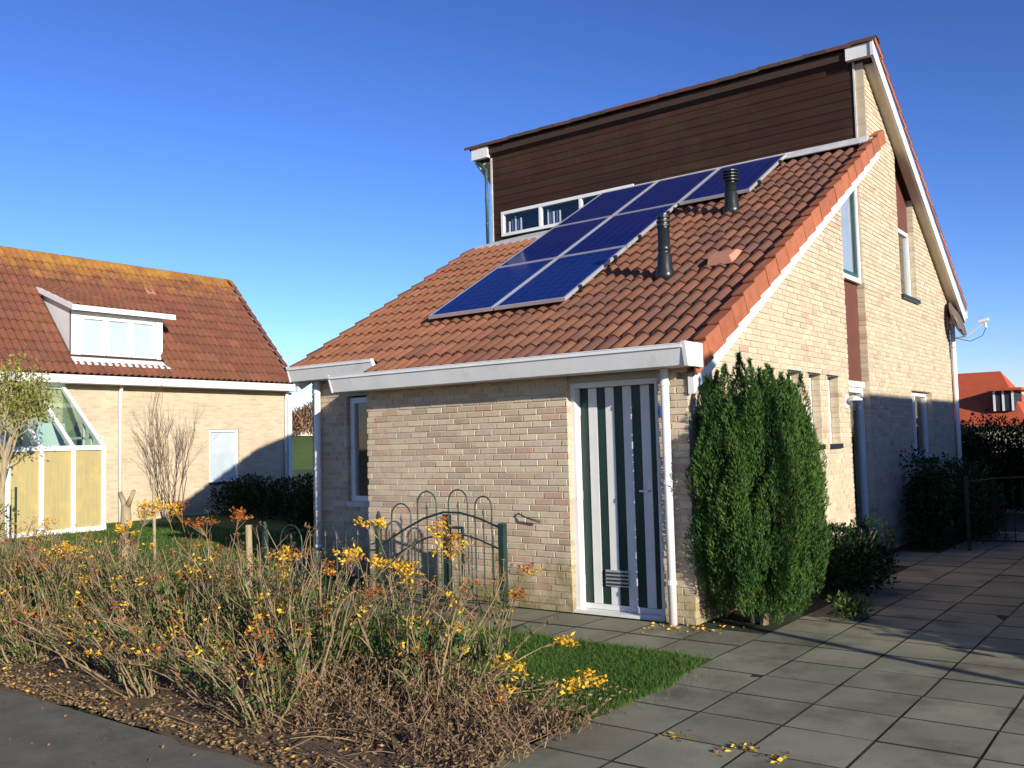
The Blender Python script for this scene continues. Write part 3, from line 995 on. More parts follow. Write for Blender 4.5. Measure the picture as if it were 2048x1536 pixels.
MB().tube([(-.475, DY - .012, 1.14), (-.475, DY - .055, 1.14), (-.56, DY - .055, 1.14)], .009, 8).build('door_handle', alu, hp)
# little plinth the downpipe and pier stand by, number plate
pl_ = MB().box(-.285, -.215, -.006, -.0035, 1.80, 1.90).build('number_plate', mat('plate_blue', (0.06, 0.12, 0.30), None, 4, 0.3), house)

# ---- set-back window, left block
window(house, 'x', .80, -5.08, -4.16, .93, 2.23, .07, (), .07, back=room, bd=.5, sill=.06, sillm=lead)
MB().box(-5.085, -4.155, .76, .85, 2.25, 2.56).build('window_head_panel', beige, house)

# ---- gable openings
for a, c, z0, z1 in OPEN[:3]:
    w_ = window(house, 'y', -.105, a + .005, c - .005, 1.50, 2.30, .035, (), .05, gm=g_clear, back=pale_backing, bd=.035, sill=.13)
    MB().box(-.10, .004, a - .02, c + .02, 2.305, 2.325).build('lintel', black, w_)
# stair column: glazed side door, brown panel, sloping stair window
sdw = window(house, 'y', -.085, 4.56, 5.41, .02, 2.22, .07, (), .07, gm=g_green, back=room, bd=.3, name='side_door')
MB().box(-.155, -.075, 4.635, 5.335, .02, .45).build('door_panel', door_green, sdw)
MB().box(-.17, -.10, 4.56, 5.41, 2.30, 3.62).build('infill_panel', brown_panel, house)
MB().box(-.17, -.06, 4.56, 5.41, 2.222, 2.298).build('door_head', white, house)
zt = lambda y: 2.10 + .567 * y - .08
wf = MB()
y0, y1, zb = 4.56, 5.41, 3.622
wf.prism([(-.085, y0, zb), (-.085, y1, zb), (-.085, y1, zb + .06), (-.085, y0, zb + .06)], (.05, 0, 0))
wf.prism([(-.085, y1 - .06, zb + .06), (-.085, y1, zb + .06), (-.085, y1, zt(y1)), (-.085, y1 - .06, zt(y1 - .06))], (.05, 0, 0))
sw_ = wf.build('stair_window', white, house)
tf = MB()
ya, yb_, za = y0, y1 - .061, zb + .061
tf.prism([(-.09, ya, za), (-.09, yb_, za), (-.09, yb_, za + .06), (-.09, ya, za + .06)], (.035, 0, 0))
tf.prism([(-.09, yb_ - .05, za + .06), (-.09, yb_, za + .06), (-.09, yb_, zt(yb_)), (-.09, yb_ - .05, zt(yb_ - .05))], (.035, 0, 0))
tf.prism([(-.09, ya, zt(ya) - .10), (-.09, yb_ - .05, zt(yb_ - .05) - .10), (-.09, yb_ - .05, zt(yb_ - .05)), (-.09, ya, zt(ya))], (.035, 0, 0))
tf.build('sash', frame_teal, sw_)
MB().prism([(-.08, ya, za + .06), (-.08, yb_ - .05, za + .06), (-.08, yb_ - .05, zt(yb_)), (-.08, ya, zt(ya))], (.006, 0, 0)).build('pane', g_clear, sw_)
MB().prism([(-.115, ya, za), (-.115, yb_, za), (-.115, yb_, zt(yb_)), (-.115, ya, zt(ya))], (.006, 0, 0)).build('sky_reflection_sheet', pale_backing, sw_)  # sky mirrored in the pane, put in as a pale sheet behind it
# bedroom window with brown panel above
window(house, 'y', -.085, 7.31, 8.24, 3.70, 4.78, .06, (7.62,), .07, back=room, bd=.3, sill=.13)
pb = MB()
yb2 = lambda y: 6.92 - (y - 5.85) * .646 - .02
pb.prism([(-.16, 7.31, 4.782), (-.16, 8.24, 4.782), (-.16, 8.24, yb2(8.24)), (-.16, 7.31, yb2(7.31))], (.07, 0, 0))
pb.build('infill_panel', brown_panel, house)
window(house, 'y', -.085, 7.61, 8.85, 1.20, 2.24, .06, (8.1,), .07, back=room, bd=.3, sill=.13)

# ---- flues and vent tile on the roof
def flue(x, y, ztop, r, capw=False):
    z0 = ZA(y) - .06
    prof = [(r * 1.75, 0), (r * 1.6, .10), (r * 1.25, .17), (r * 1.22, .30), (r * 1.05, .32), (r, .33), (r, .45 * (ztop - z0)), (r * 1.12, .46 * (ztop - z0)), (r * 1.12, .52 * (ztop - z0)), (r, .53 * (ztop - z0)), (r, ztop - z0 - .16)]
    o_ = MB().lathe((x, y, z0), prof, 18).build('flue_pipe', black, house, smooth=True)
    h = ztop - .16
    if capw:
        MB().lathe((x, y, h), [(r * .9, 0), (r * .9, .16)], 14).build('flue_core', black, o_)
        for k in range(4):
            MB().lathe((x, y, h + .015 + k * .04), [(r * 1.0, 0), (r * 1.55, .008), (r * 1.55, .022), (r * 1.0, .028)], 18).build('cowl_ring', black, o_)
    else:
        MB().lathe((x, y, h), [(r * .9, 0), (r * .9, .16)], 14).build('flue_core', black, o_)
        for k in range(3):
            MB().lathe((x, y, h + .01 + k * .05), [(r * 1.0, 0), (r * 1.15, .006), (r * 1.15, .030), (r * 1.0, .036)], 18).build('cowl_ring', black, o_)
    return o_


f1 = at(1332, 428, 1, 1.97)
f2 = at(1461, 342, 1, 3.92)
flue(-1.19, 1.97, f1.z, .068)
flue(-1.20, 3.92, f2.z, .07, True)
vb = MB()
vm = slope_matrix(-.70, 2.02, ZA(2.02) + .01, TH)
pv = [(0, 0, .02), (.30, 0, .02), (.30, .34, .03), (0, .34, .03), (.03, .03, .10), (.27, .03, .10), (.27, .26, .085), (.03, .26, .085)]
vb.v = [tuple(vm @ Vector(p)) for p in pv]
vb.f = [(4, 5, 6, 7), (0, 1, 5, 4), (1, 2, 6, 5), (2, 3, 7, 6), (3, 0, 4, 7)]; vb.m = [0] * 5
vb.build('vent_tile', vent_pink, house)

# ================================================================== SOLAR PANELS
PW, PH = 1.035, 1.66
pf = MB()
t = .028
pf.box(0, PW, 0, t, -.035, .006); pf.box(0, PW, PH - t, PH, -.035, .006)
pf.box(0, t, t, PH - t, -.035, .006); pf.box(PW - t, PW, t, PH - t, -.035, .006)
frame_me = pf.mesh('panel_frame', alu)
glass_me = MB().box(t, PW - t, t, PH - t, -.030, .002).mesh('cell_sheet', cells)
clamp_me = MB().box(-.02, .02, -.02, .02, -.03, .02).mesh('clamp', black)
rail_me = MB().box(-.02, PW + .02, -.02, .02, -.075, -.036).mesh('mounting_rail', black)
PL = {(0, 0): 'solar panel lowest in the column farthest from the flues', (1, 0): 'solar panel lowest in the middle column, beside the low flue',
      (0, 1): 'solar panel halfway up the column farthest from the flues', (1, 1): 'solar panel halfway up the middle column, level with the clerestory sill',
      (0, 2): 'solar panel topmost in the outer column, covering part of the clerestory window', (1, 2): 'solar panel in the top row between two others, under the cladding',
      (2, 2): 'single extra solar panel of the top row, behind the tall cowled flue'}
for (c, r_), lab in PL.items():
    y = 1.40 + r_ * 1.465
    x = -4.27 + c * 1.06
    e = thing('solar_panel', 'blue ' + lab, 'solar panel', (x, y, ZA(y) + .09), 'solar panels on the front roof')
    Mx = slope_matrix(x, y, ZA(y) + .135, TH)
    link('panel_frame', frame_me, e, Mx)
    link('cell_sheet', glass_me, e, Mx)
    for v in (.35, 1.3):
        link('mounting_rail', rail_me, e, Mx @ Matrix.Translation((0, v, 0)))
    if (c, r_) in ((1, 0), (1, 1), (2, 2)):
        for v in (.35, 1.3):
            link('clamp', clamp_me, e, Mx @ Matrix.Translation((PW + .018, v, -.01)))

# ================================================================== SATELLITE DISH, WALL LAMP
ds = thing('satellite_dish', 'grey satellite dish on a wall bracket at the rear corner below the eaves', 'satellite dish', (.01, 10.25, 3.5))
b = MB()
axis = Vector((.90, -.05, .30)).normalized()
Q = axis.to_track_quat('Z', 'Y').to_matrix().to_4x4()
Q.translation = Vector((.10, 10.30, 3.54))
n = 20
rings = [(0.0, 0.0), (.13, .008), (.25, .035), (.34, .07)]
for r_, h in rings[1:]:
    for k in range(n):
        a = 2 * math.pi * k / n
        b.v.append(tuple(Q @ Vector((r_ * .92 * math.cos(a), r_ * math.sin(a), h))))
for i in range(2):
    for k in range(n):
        b.f.append((i * n + k, i * n + (k + 1) % n, (i + 1) * n + (k + 1) % n, (i + 1) * n + k)); b.m.append(0)
b.f.append(tuple(range(n))); b.m.append(0)
dm = mat('dish_paint', (0.16, 0.12, 0.10), (0.12, 0.09, 0.08), 6, 0.5)
dish = b.build('dish', dm, ds, smooth=True)
sm = dish.modifiers.new('t', 'SOLIDIFY'); sm.thickness = .006
lnb = at(1970, 645, 1, 10.22)
b = MB().tube([(-.0, 10.32, 3.52), (.10, 10.32, 3.53)], .022, 8).box(.002, .02, 10.24, 10.40, 3.40, 3.62)
b.build('wall_bracket', gutter_grey, ds)
MB().tube([(.12, 10.30, 3.24), (.30, 10.26, 3.26), lnb + Vector((-.06, 0, -.03))], .011, 8).build('feed_arm', gutter_grey, ds)
MB().tube([lnb + Vector((-.09, 0, .02)), lnb + Vector((.06, 0, .05))], [.032, .036], 10).tube([lnb + Vector((0, 0, 0)), lnb + Vector((.01, 0, -.09))], .022, 8).build('receiver', white, ds)
MB().tube([lnb + Vector((.01, 0, -.09)), lnb + Vector((-.05, 0, -.22)), lnb + Vector((-.25, .02, -.30)), lnb + Vector((-.5, .04, -.22)), (.01, 10.30, 3.2), (.01, 10.33, 2.9)], .006, 5).build('cable', black, ds)
lp = thing('wall_lamp', 'white lantern wall lamp beside the glazed side door on the gable', 'wall lamp', (.01, 4.38, 2.0))
MB().box(-.005, .018, 4.33, 4.43, 1.93, 2.10).build('back_plate', white, lp)
MB().tube([(.018, 4.38, 2.06), (.10, 4.38, 2.08), (.12, 4.38, 2.05)], .010, 8).build('bracket_arm', white, lp)
MB().lathe((.12, 4.38, 1.90), [(.045, 0), (.06, .12), (.005, .125)], 10).build('lamp_glass', g_clear, lp)
MB().lathe((.12, 4.38, 2.022), [(.085, 0), (.075, .02), (.03, .05), (.01, .06)], 12).build('lamp_cap', gutter_grey, lp)

# ================================================================== NEIGHBOUR WITH DORMER (left)
XW = -17.1
lh = thing('dormer_house', 'cream brick house with lichen-stained red roof and white box dormer', 'house', (-19.8, 3.5, 0))
EZ = 3.33
ws = [(-5.0, 7.15, 0, EZ), (7.15, 8.08, 0, .80), (7.15, 8.08, 2.18, EZ), (8.08, 9.70, 0, EZ)]
b = MB()
for a, c, z0, z1 in ws:
    b.box(XW - .2, XW, a, c, z0, z1)
b.build('front_wall', brickfar, lh)
b = MB()
b.prism([(XW - .2, 9.58, 0), (-22.5, 9.58, 0), (-22.5, 9.58, 3.3), (-19.8, 9.58, 6.45), (XW - .2, 9.58, 3.5)], (0, .12, 0))
b.prism([(XW - .2, -5.0, 0), (-22.5, -5.0, 0), (-22.5, -5.0, 3.3), (-19.8, -5.0, 6.45), (XW - .2, -5.0, 3.5)], (0, .12, 0))
b.box(-22.6, -22.5, -5, 9.7, 0, 3.4)
b.build('end_wall', brickfar, lh)
PL_ = math.atan2(3.3, 3.0)
rd = MB().prism([(-16.80, -5.1, 3.38), (-19.8, -5.1, 6.68), (-22.8, -5.1, 3.38), (-22.8, -5.1, 3.26), (-19.8, -5.1, 6.55), (-16.80, -5.1, 3.26)], (0, 14.85, 0)).build('roof', deck, lh)
zroof = lambda x: 3.38 + (-16.80 - x) * 1.1


def skipL(c, r_):
    y = 1.80 + c * .34; x = -16.75 - (r_ * G) * math.cos(PL_)
    return 3.5 < y + .17 < 6.05 and -18.40 < x < -16.95 and (r_ >= 1)


roof_tiles(rd, (-16.74, 1.80, 3.42), math.pi / 2, PL_, 23, 13, TILEL, ind=True, skip=skipL, W_=.34)
roof_tiles(rd, (-16.74, -5.1, 3.42), math.pi / 2, PL_, 20, 13, TILEL, ind=False, W_=.34)
verge(rd, (-16.72, 9.74, 3.42), PL_, 13, 1, .08, [TILEL[0]], rotz=math.pi / 2)
for i in range(24):
    y = 9.72 - .345 * (i + 1)
    mm = MB().tube([(-19.8, 0, 0), (-19.8, .37, .008)], .10, 8, cap=True).mesh('ridge_tile', TILEL[i % 2]) if i < 2 else mm_list[i % 2]
    if i < 2:
        mm_list = [mm] if i == 0 else mm_list + [mm]
    link('ridge_tile', mm, rd, Matrix.Translation((0, y, 6.66)))
# vent on roof
vp = at(195, 550, 1, 6.6)
Mv = slope_matrix(-18.95, 6.5, zroof(-18.95) + .06, PL_, math.pi / 2)
bb = MB(); bb.v = [tuple(Mv @ Vector(p)) for p in [(0, 0, 0), (.3, 0, 0), (.3, .33, 0), (0, .33, 0), (.03, 0, .10), (.27, 0, .10), (.27, .28, .05), (.03, .28, .05)]]
bb.f = [(4, 5, 6, 7), (0, 1, 5, 4), (1, 2, 6, 5), (2, 3, 7, 6), (3, 0, 4, 7)]; bb.m = [0] * 5
bb.build('vent_tile', vent_pink, lh)
# eaves gutter, pipes
b = MB().prism([(-17.08, -5.1, 3.22), (-16.66, -5.1, 3.22), (-16.62, -5.1, 3.40), (-16.68, -5.1, 3.40), (-16.72, -5.1, 3.30), (-17.08, -5.1, 3.30)], (0, 14.85, 0))
b.build('gutter', white, lh)
for y in (4.66, 9.60):
    MB().tube([(-17.04, y, 0), (-17.04, y, 3.0), (-16.95, y, 3.22)], .04, 10).build('downpipe', white, lh, smooth=True)
MB().box(-17.09, -17.0, 9.66, 9.78, 0, 3.2).build('corner_board', gutter_grey, lh)
window(lh, 'y', XW - .04, 7.16, 8.07, .81, 2.17, .06, (), .07, back=pale_backing, bd=.06, sill=.10)
# dormer
dr = MB()
dr.prism([(-17.30, 3.60, 3.80), (-17.30, 3.60, 5.0), (-18.9, 3.60, 5.58), (-18.8, 3.60, 5.5)], (0, .05, 0))
dr.prism([(-17.30, 5.90, 3.80), (-17.30, 5.90, 5.0), (-18.9, 5.90, 5.58), (-18.8, 5.90, 5.5)], (0, .05, 0))
dr.box(-17.36, -17.301, 3.60, 5.95, 3.70, 3.92)
dr.box(-17.36, -17.301, 3.60, 3.84, 3.92, 4.95); dr.box(-17.36, -17.301, 5.77, 5.95, 3.92, 4.95)
dr.box(-17.36, -17.301, 3.84, 5.77, 4.85, 4.95)
dm_ = dr.build('dormer', white, lh)
dro = MB().prism([(-17.05, 3.50, 4.93), (-17.05, 3.50, 5.05), (-18.95, 3.50, 5.73), (-18.95, 3.50, 5.62)], (0, 2.66, 0)).build('dormer_roof', white, dm_)
roof_tiles(dro, (-17.09, 3.56, 5.045), math.pi / 2, math.atan2(.68, 1.9), 8, 6, TILEL, ind=False, W_=.325)
MB().prism([(-17.298, 3.52, 3.90), (-16.93, 3.52, 3.70), (-16.93, 3.52, 3.67), (-17.298, 3.52, 3.72)], (0, 2.5, 0)).build('apron', white, dm_)
for a, c in ((3.86, 4.46), (4.48, 5.10), (5.12, 5.75)):
    o_ = window(lh, 'y', -17.31, a, c, 3.93, 4.845, .055, (), .05, back=pale_backing, bd=.05, name='dormer_window')

# conservatory
cv = MB()
XF = -15.3
posts = [3.28 - .66 * k for k in range(10)]
for y in posts:
    cv.box(XF - .07, XF, y - .045, y + .045, .10, 1.70)
    cv.prism([(XF - .0, y - .04, 1.78), (XW + .01, y - .04, 3.22), (XW + .01, y - .04, 3.12), (XF - .07, y - .04, 1.70)], (0, .08, 0))
cv.box(XF - .075, XF + .02, posts[-1], 3.33, 1.70, 1.80)
cv.box(XF - .08, XF + .01, posts[-1], 3.33, .0, .10)
cv.box(XW + .01, XW + .08, posts[-1], 3.33, 3.10, 3.24)
con = cv.build('conservatory', white, lh)
for k in range(9):
    a, c = posts[k + 1] + .045, posts[k] - .045
    MB().box(XF - .05, XF - .035, a, c, .10, 1.70).build('blind_panel', blind_yellow, con)
    MB().prism([(XF - .02, a, 1.775), (XW + .03, a, 3.19), (XW + .03, a, 3.183), (XF - .02, a, 1.768)], (0, c - a, 0)).build('roof_pane', g_green, con)
es = MB()
es.prism([(XF - .08, 3.28, .1), (XW + .01, 3.28, .1), (XW + .01, 3.28, 1.1), (XF - .08, 3.28, 1.1)], (0, .05, 0))
es.box(XW + .9, XW + .96, 3.28, 3.33, 1.1, 2.4)
es.box(XF - .6, XF - .54, 3.28, 3.33, 1.1, 2.1)
es.box(XW + .01, XF - .1, 3.28, 3.33, 1.95, 2.0)
es.build('end_frame', white, con)
MB().prism([(XF - .1, 3.30, 1.1), (XW + .02, 3.30, 1.1), (XW + .02, 3.30, 3.1), (XF - .1, 3.30, 1.7)], (0, .006, 0)).build('end_pane', g_green, con)
MB().box(XW + .25, XW + .9, 2.3, 2.9, 0, 2.3).build('interior_cupboard', pale_backing, con)

# ================================================================== FENCE AND GATE (green metal hoops)
FY = -.55


def hoop(mb, x, w, zt_, z0, y, r=.0075):
    hw = w / 2
    pts = [(x - hw, y, z0), (x - hw, y, zt_ - hw)]
    for a in np.linspace(math.pi, 0, 9)[1:-1]:
        pts.append((x + hw * math.cos(a), y, zt_ - hw + hw * math.sin(a) * 1.0))
    pts += [(x + hw, y, zt_ - hw), (x + hw, y, z0)]
    mb.tube(pts, r, 6)


def spear(mb, x, zt_, z0, y):
    mb.tube([(x, y, z0), (x, y, zt_)], .006, 6)
    mb.lathe((x, y, zt_ - .03), [(.004, 0), (.014, .02), (.012, .035), (.001, .075)], 6)


def post(parent, x, y, zt_, w=.05, fin=True):
    p = MB().box(x - w / 2, x + w / 2, y - w / 2, y + w / 2, 0, zt_).build('post', metal_green, parent)
    if fin:
        MB().lathe((x, y, zt_), [(w * .62, 0), (w * .62, .012), (w * .25, .02), (w * .25, .03), (w * .52, .055), (w * .48, .085), (w * .12, .13)], 10).build('finial', metal_green, p)


fn = thing('garden_fence', 'low green metal hoop-top fence section in front of the shaded recess', 'fence', (-4.2, FY, 0))
post(fn, -5.07, FY, .66); post(fn, -3.25, FY, .82)
for x, z in ((-4.62, .765), (-4.06, .815), (-3.56, .845)):
    b = MB(); hoop(b, x, .36, z, .05, FY); b.build('hoop', metal_green, fn)
    b = MB(); spear(b, x, z - .14, .05, FY); b.build('spear_bar', metal_green, fn)
MB().tube([(-5.05, FY, .48), (-3.27, FY, .55)], .009, 6).build('rail', metal_green, fn)
MB().tube([(-5.05, FY, .12), (-3.27, FY, .12)], .009, 6).build('rail', metal_green, fn)
gt = thing('garden_gate', 'green metal garden gate with arched rail and four tall hoops by brick wall', 'gate', (-2.4, FY, 0))
post(gt, -2.36, FY + .04, .93, .06, False); post(gt, -1.65, FY, .87, .06, False)
arc = [(-3.22, .60), (-3.05, .69), (-2.85, .79), (-2.62, .89), (-2.37, .955), (-2.15, .955), (-1.93, .91), (-1.68, .83)]
MB().tube([(x, FY, z) for x, z in arc], .011, 6).build('arched_rail', metal_green, gt)
MB().tube([(x, FY, z - .2) for x, z in arc], .009, 6).build('arched_rail', metal_green, gt)
MB().tube([(-3.2, FY, .14), (-1.68, FY, .14)], .010, 6).build('rail', metal_green, gt)
for x, z, w in ((-2.93, 1.03, .27), (-2.58, 1.155, .25), (-2.18, 1.175, .24), (-1.87, 1.115, .20)):
    b = MB(); hoop(b, x, w, z, .10, FY); b.build('hoop', metal_green, gt)
    b = MB(); spear(b, x, z - .15, .10, FY); b.build('spear_bar', metal_green, gt)
for x in (-3.1, -2.75, -2.40, -2.02, -1.76):
    MB().tube([(x, FY, .12), (x, FY, .75)], .006, 6).build('bar', metal_green, gt)
b = MB().box(-2.335, -2.12, FY - .01, FY + .012, .80, .825).box(-2.145, -2.12, FY - .01, FY + .012, .35, .80)
b.build('latch_bracket', metal_green, gt)
b = MB().tube([(-1.86, -.02, .915), (-1.72, -.07, .88), (-1.58, -.05, .845)], [.006, .008, .013], 6).tube([(-1.86, .03, .915), (-1.86, -.02, .915)], .006, 6)
wh = b.build('gate_hook', metal_green, smooth=True, label='short iron hold-back hook fixed to the brick front wall', category='hook')

# side gate at the end of the driveway
sg = thing('side_gate', 'dark metal bar gate across the shaded driveway', 'gate', (1.6, 6.4, 0))
for x in (.92, 2.4):
    MB().box(x - .02, x + .02, 6.38, 6.42, 0, 1.0).build('post', metal_black, sg)
MB().tube([(.95, 6.4, .92), (1.3, 6.4, .97), (1.7, 6.4, .99), (2.37, 6.4, .92)], .013, 6).build('top_rail', metal_black, sg)
MB().tube([(.95, 6.4, .15), (2.37, 6.4, .15)], .013, 6).build('bottom_rail', metal_black, sg)
for k in range(12):
    x = 1.02 + k * .115
    MB().tube([(x, 6.4, .12), (x, 6.4, .95)], .007, 6).build('bar', metal_black, sg)
MB().box(2.42, 2.54, 1.25, 1.37, 0, .78).lathe((2.48, 1.31, .78), [(.075, 0), (.075, .02), (.02, .06)], 8).build('bollard', metal_black, label='dark timber bollard at the edge of the shaded driveway', category='bollard')


# ================================================================== PLANTS
def curve(p0, p1, bend, n=6):
    p0, p1 = Vector(p0), Vector(p1)
    d = p1 - p0
    out = []
    for i in range(n):
        t_ = i / (n - 1)
        out.append(p0 + d * t_ + Vector(bend) * math.sin(math.pi * t_) * d.length)
    return out


def arr(L_):
    return np.array([tuple(p) for p in L_], float)


def leaf_part(parent, name, groups):
    """groups: list of (points, dirs, size, width, jitter, material)"""
    Vs, Fs, Ms, mats = [], [], [], []
    off = 0
    for i, (P, D, s_, w_, j, m_) in enumerate(groups):
        if len(P) == 0:
            continue
        V, Fc = leaves(np.asarray(P, float), np.asarray(D, float), s_, w_, j)
        Vs.append(V); Fs.append(Fc + off); Ms.append(np.full(len(Fc), len(mats))); mats.append(m_)
        off += len(V)
    if not Vs:
        return None
    return link(name, npmesh(name, np.concatenate(Vs), np.concatenate(Fs), mats, np.concatenate(Ms)), parent)


def cluster(tip, n, spread):
    P = RNG.normal(0, spread, (n, 3)) * [1, 1, .6] + np.array(tip)
    D = RNG.normal(0, 1, (n, 3)); D[:, 2] = np.abs(D[:, 2]) * .5
    return P, D


def bed_shrub(x, y, nst, h, spread, lean, label, ytips=(), yellow=.05, green=.4, rad=.16):
    o_ = thing('bed_shrub', label, 'shrub', (x, y, 0.03), 'bare-stemmed shrubs in the street-side bed')
    b = MB()
    GP, GD, YP, YD, OP, OD, BP, BD, RP, RD = [[] for _ in range(10)]

    def tip_leaves(tip, big):
        rv = random.random()
        n_ = random.randint(9, 16) if big else random.randint(4, 9)
        if rv < yellow:
            P, D = cluster(tip, n_, .028); YP.extend(P); YD.extend(D)
        elif rv < yellow * 1.8:
            P, D = cluster(tip, n_, .03); OP.extend(P); OD.extend(D)
        elif rv < yellow * 1.8 + .05:
            P, D = cluster(tip, n_ // 2, .025); RP.extend(P); RD.extend(D)
        elif rv < .45:                                                # dried seed head: short splayed twiglets and crumbs
            for _ in range(random.randint(3, 6)):
                q = Vector(tip) + Vector((random.gauss(0, .022), random.gauss(0, .022), random.uniform(.0, .03)))
                b.tube([tip, q], [.0016, .0010], 3, 1, cap=False)
                BP.append(q); BD.append((random.gauss(0, .6), random.gauss(0, .6), .5))

    for i in range(nst):
        a = random.uniform(0, 2 * math.pi); rr = rad * random.random() ** .7
        p0 = Vector((x + rr * math.cos(a), y + rr * math.sin(a), .01))
        a2 = random.gauss(a, .5); sp = spread * random.uniform(.1, 1.0)
        hh = h * random.uniform(.50, 1.10)
        p1 = p0 + Vector((math.cos(a2) * sp + lean[0] * hh, math.sin(a2) * sp * .8 + lean[1] * hh, hh))
        n_ = 7
        arch = random.uniform(-.02, .13)
        pts = curve(p0, p1, (random.gauss(0, .045) - lean[0] * .10, random.gauss(0, .045), arch), n_)
        for k in range(1, n_ - 1):
            pts[k] += Vector((random.gauss(0, .006), random.gauss(0, .006), 0))
        r0 = random.choice((.0045, .005, .006, .0075, .0095)) * random.uniform(.85, 1.15)
        b.tube(pts, [r0 * (1 - .72 * k / (n_ - 1)) for k in range(n_)], 5, 0 if random.random() < .85 else 1, cap=False)
        for t_ in range(random.randint(1, 4)):                       # forked side branches
            k = random.randint(2, n_ - 2)
            q0 = pts[k]; d0 = (pts[k + 1] - pts[k - 1]).normalized()
            d1 = (d0 + Vector((random.gauss(0, .38), random.gauss(0, .38), random.uniform(.0, .3)))).normalized()
            ln_ = hh * random.uniform(.16, .42)
            qs = curve(q0, q0 + d1 * ln_, (random.gauss(0, .05), random.gauss(0, .05), .06), 4)
            b.tube(qs, [r0 * .5, r0 * .42, r0 * .33, r0 * .22], 4, 0, cap=False)
            if random.random() < .6:
                d2 = (d1 + Vector((random.gauss(0, .5), random.gauss(0, .5), .2))).normalized()
                q2 = qs[2] + d2 * ln_ * .4
                b.tube([qs[2], q2], [r0 * .3, r0 * .18], 3, 1, cap=False)
                tip_leaves(q2, False)
            tip_leaves(qs[-1], False)
        tip_leaves(pts[-1], True)
        if random.random() < green:
            for _ in range(random.randint(10, 24)):
                k = random.uniform(.6, n_ - 2.2); i0 = int(k); q = pts[i0].lerp(pts[i0 + 1], k - i0)
                GP.append(q + Vector((random.gauss(0, .02), random.gauss(0, .02), random.gauss(0, .02)))); GD.append(Vector((random.gauss(0, .5), random.gauss(0, .5), .8)))
        for _ in range(random.randint(0, 3)):
            k = random.uniform(1.0, n_ - 1.01); i0 = int(k); q = pts[i0].lerp(pts[i0 + 1], k - i0)
            BP.append(q); BD.append(Vector((random.gauss(0, .7), random.gauss(0, .7), -.3)))
    for tp, kind in ytips:
        tp = Vector(tp)
        p0 = Vector((x + random.uniform(-.1, .1), y + random.uniform(-.1, .1), .02))
        pts = curve(p0, tp, (random.gauss(0, .03), random.gauss(0, .03), .05), 7)
        b.tube(pts, [.0075 * (1 - .7 * k / 6) for k in range(7)], 5, 0, cap=False)
        near = tp.x > -.9
        for q in range(random.randint(3, 4) if near else random.randint(6, 9)):
            t2 = tp + Vector((random.gauss(0, .05), random.gauss(0, .05), random.gauss(0, .03))) * (.7 if near else 1)
            b.tube([pts[-2], t2], [.003, .002], 3, 0, cap=False)
            P, D = cluster(t2, random.randint(14, 22), .024)
            if kind == 'y' or (kind == 'm' and q % 2):
                YP += list(P); YD += list(D)
            elif kind == 'r':
                RP += list(P); RD += list(D)
            else:
                OP += list(P); OD += list(D)
    b.build('stems', [stem_m, stem_red], o_, smooth=True)
    for nm, P, D, s_, w_, m_ in (('green_leaves', GP, GD, .060, .018, LG), ('yellow_leaves', YP, YD, .036, .017, LY), ('orange_leaves', OP, OD, .036, .016, LO), ('red_leaves', RP, RD, .03, .012, LR), ('dry_leaves', BP, BD, .026, .010, LB)):
        if P:
            leaf_part(o_, nm, [(arr(P), arr(D), s_, w_, .5, m_)])
    return o_


# leaf clusters seen in the photo: pixel -> tip, at the depth (y) of the shrub that carries it
TIPS = [(910, 1078, -2.0, 'm'), (898, 1112, -2.0, 'y'), (560, 1112, -2.4, 'y'), (562, 1150, -2.5, 'y'), (700, 1108, -2.2, 'y'), (665, 1135, -2.2, 'm'), (820, 1140, -2.3, 'y'),
        (762, 1128, -2.2, 'y'), (735, 1192, -2.6, 'o'), (1055, 1140, -2.0, 'm'), (1030, 1185, -2.2, 'o'), (1115, 1280, -2.5, 'y'), (1140, 1375, -2.9, 'y'), (1185, 1355, -2.8, 'y'),
        (1020, 1340, -2.7, 'y'), (1012, 1322, -2.7, 'y'), (905, 1255, -2.6, 'y'), (888, 1250, -2.6, 'y'), (440, 1300, -3.1, 'y'), (420, 1312, -3.1, 'm'), (545, 1215, -2.8, 'y'), (515, 1212, -2.8, 'r'),
        (415, 1150, -2.5, 'o'), (390, 1160, -2.5, 'o'), (310, 1165, -2.6, 'o'), (130, 1098, -2.5, 'y'), (115, 1105, -2.5, 'm'), (248, 1062, -2.2, 'y'), (330, 1016, -2.0, 'y'), (292, 1028, -2.0, 'y'),
        (300, 1012, -2.0, 'y'), (355, 1018, -2.0, 'm'), (735, 1425, -3.4, 'o'), (165, 1160, -2.8, 'y'), (175, 1200, -2.9, 'o'), (40, 1130, -2.7, 'o'), (395, 1045, -2.1, 'o'), (480, 1030, -2.1, 'b'), (855, 1310, -2.9, 'o'),
        (100, 1290, -3.3, 'y'), (960, 1395, -3.1, 'o'), (1000, 1392, -3.1, 'm'), (880, 1400, -3.2, 'o'), (70, 1142, -2.7, 'o'), (885, 1060, -2.0, 'm'), (745, 1045, -2.1, 'y')]
SPEC = []
LABS = ['brown bare-stemmed shrub in the middle row of the street-side bed', 'green-flecked shrub in the bed row nearest the hoop-top fence and lawn', 'low splayed bare shrub in the bed row along the asphalt edge']
for i in range(13):
    xx = 0.0 - i * .56 + random.uniform(-.12, .12)
    SPEC.append([xx, -3.05 + random.uniform(-.18, .25), 28 if i else 16, .78 if i > 2 else .62 + .08 * i, .50, ((-.38 if i > 2 else -.05 * i + .12) + random.gauss(0, .06), .10)])
for i in range(11):
    xx = -0.75 - i * .70 + random.uniform(-.15, .15)
    SPEC.append([xx, -2.15 + random.uniform(-.15, .2), 17 if i > 1 else 11, .70 if i > 1 else .58, .42, ((-.20 if i > 2 else .12), .05)])
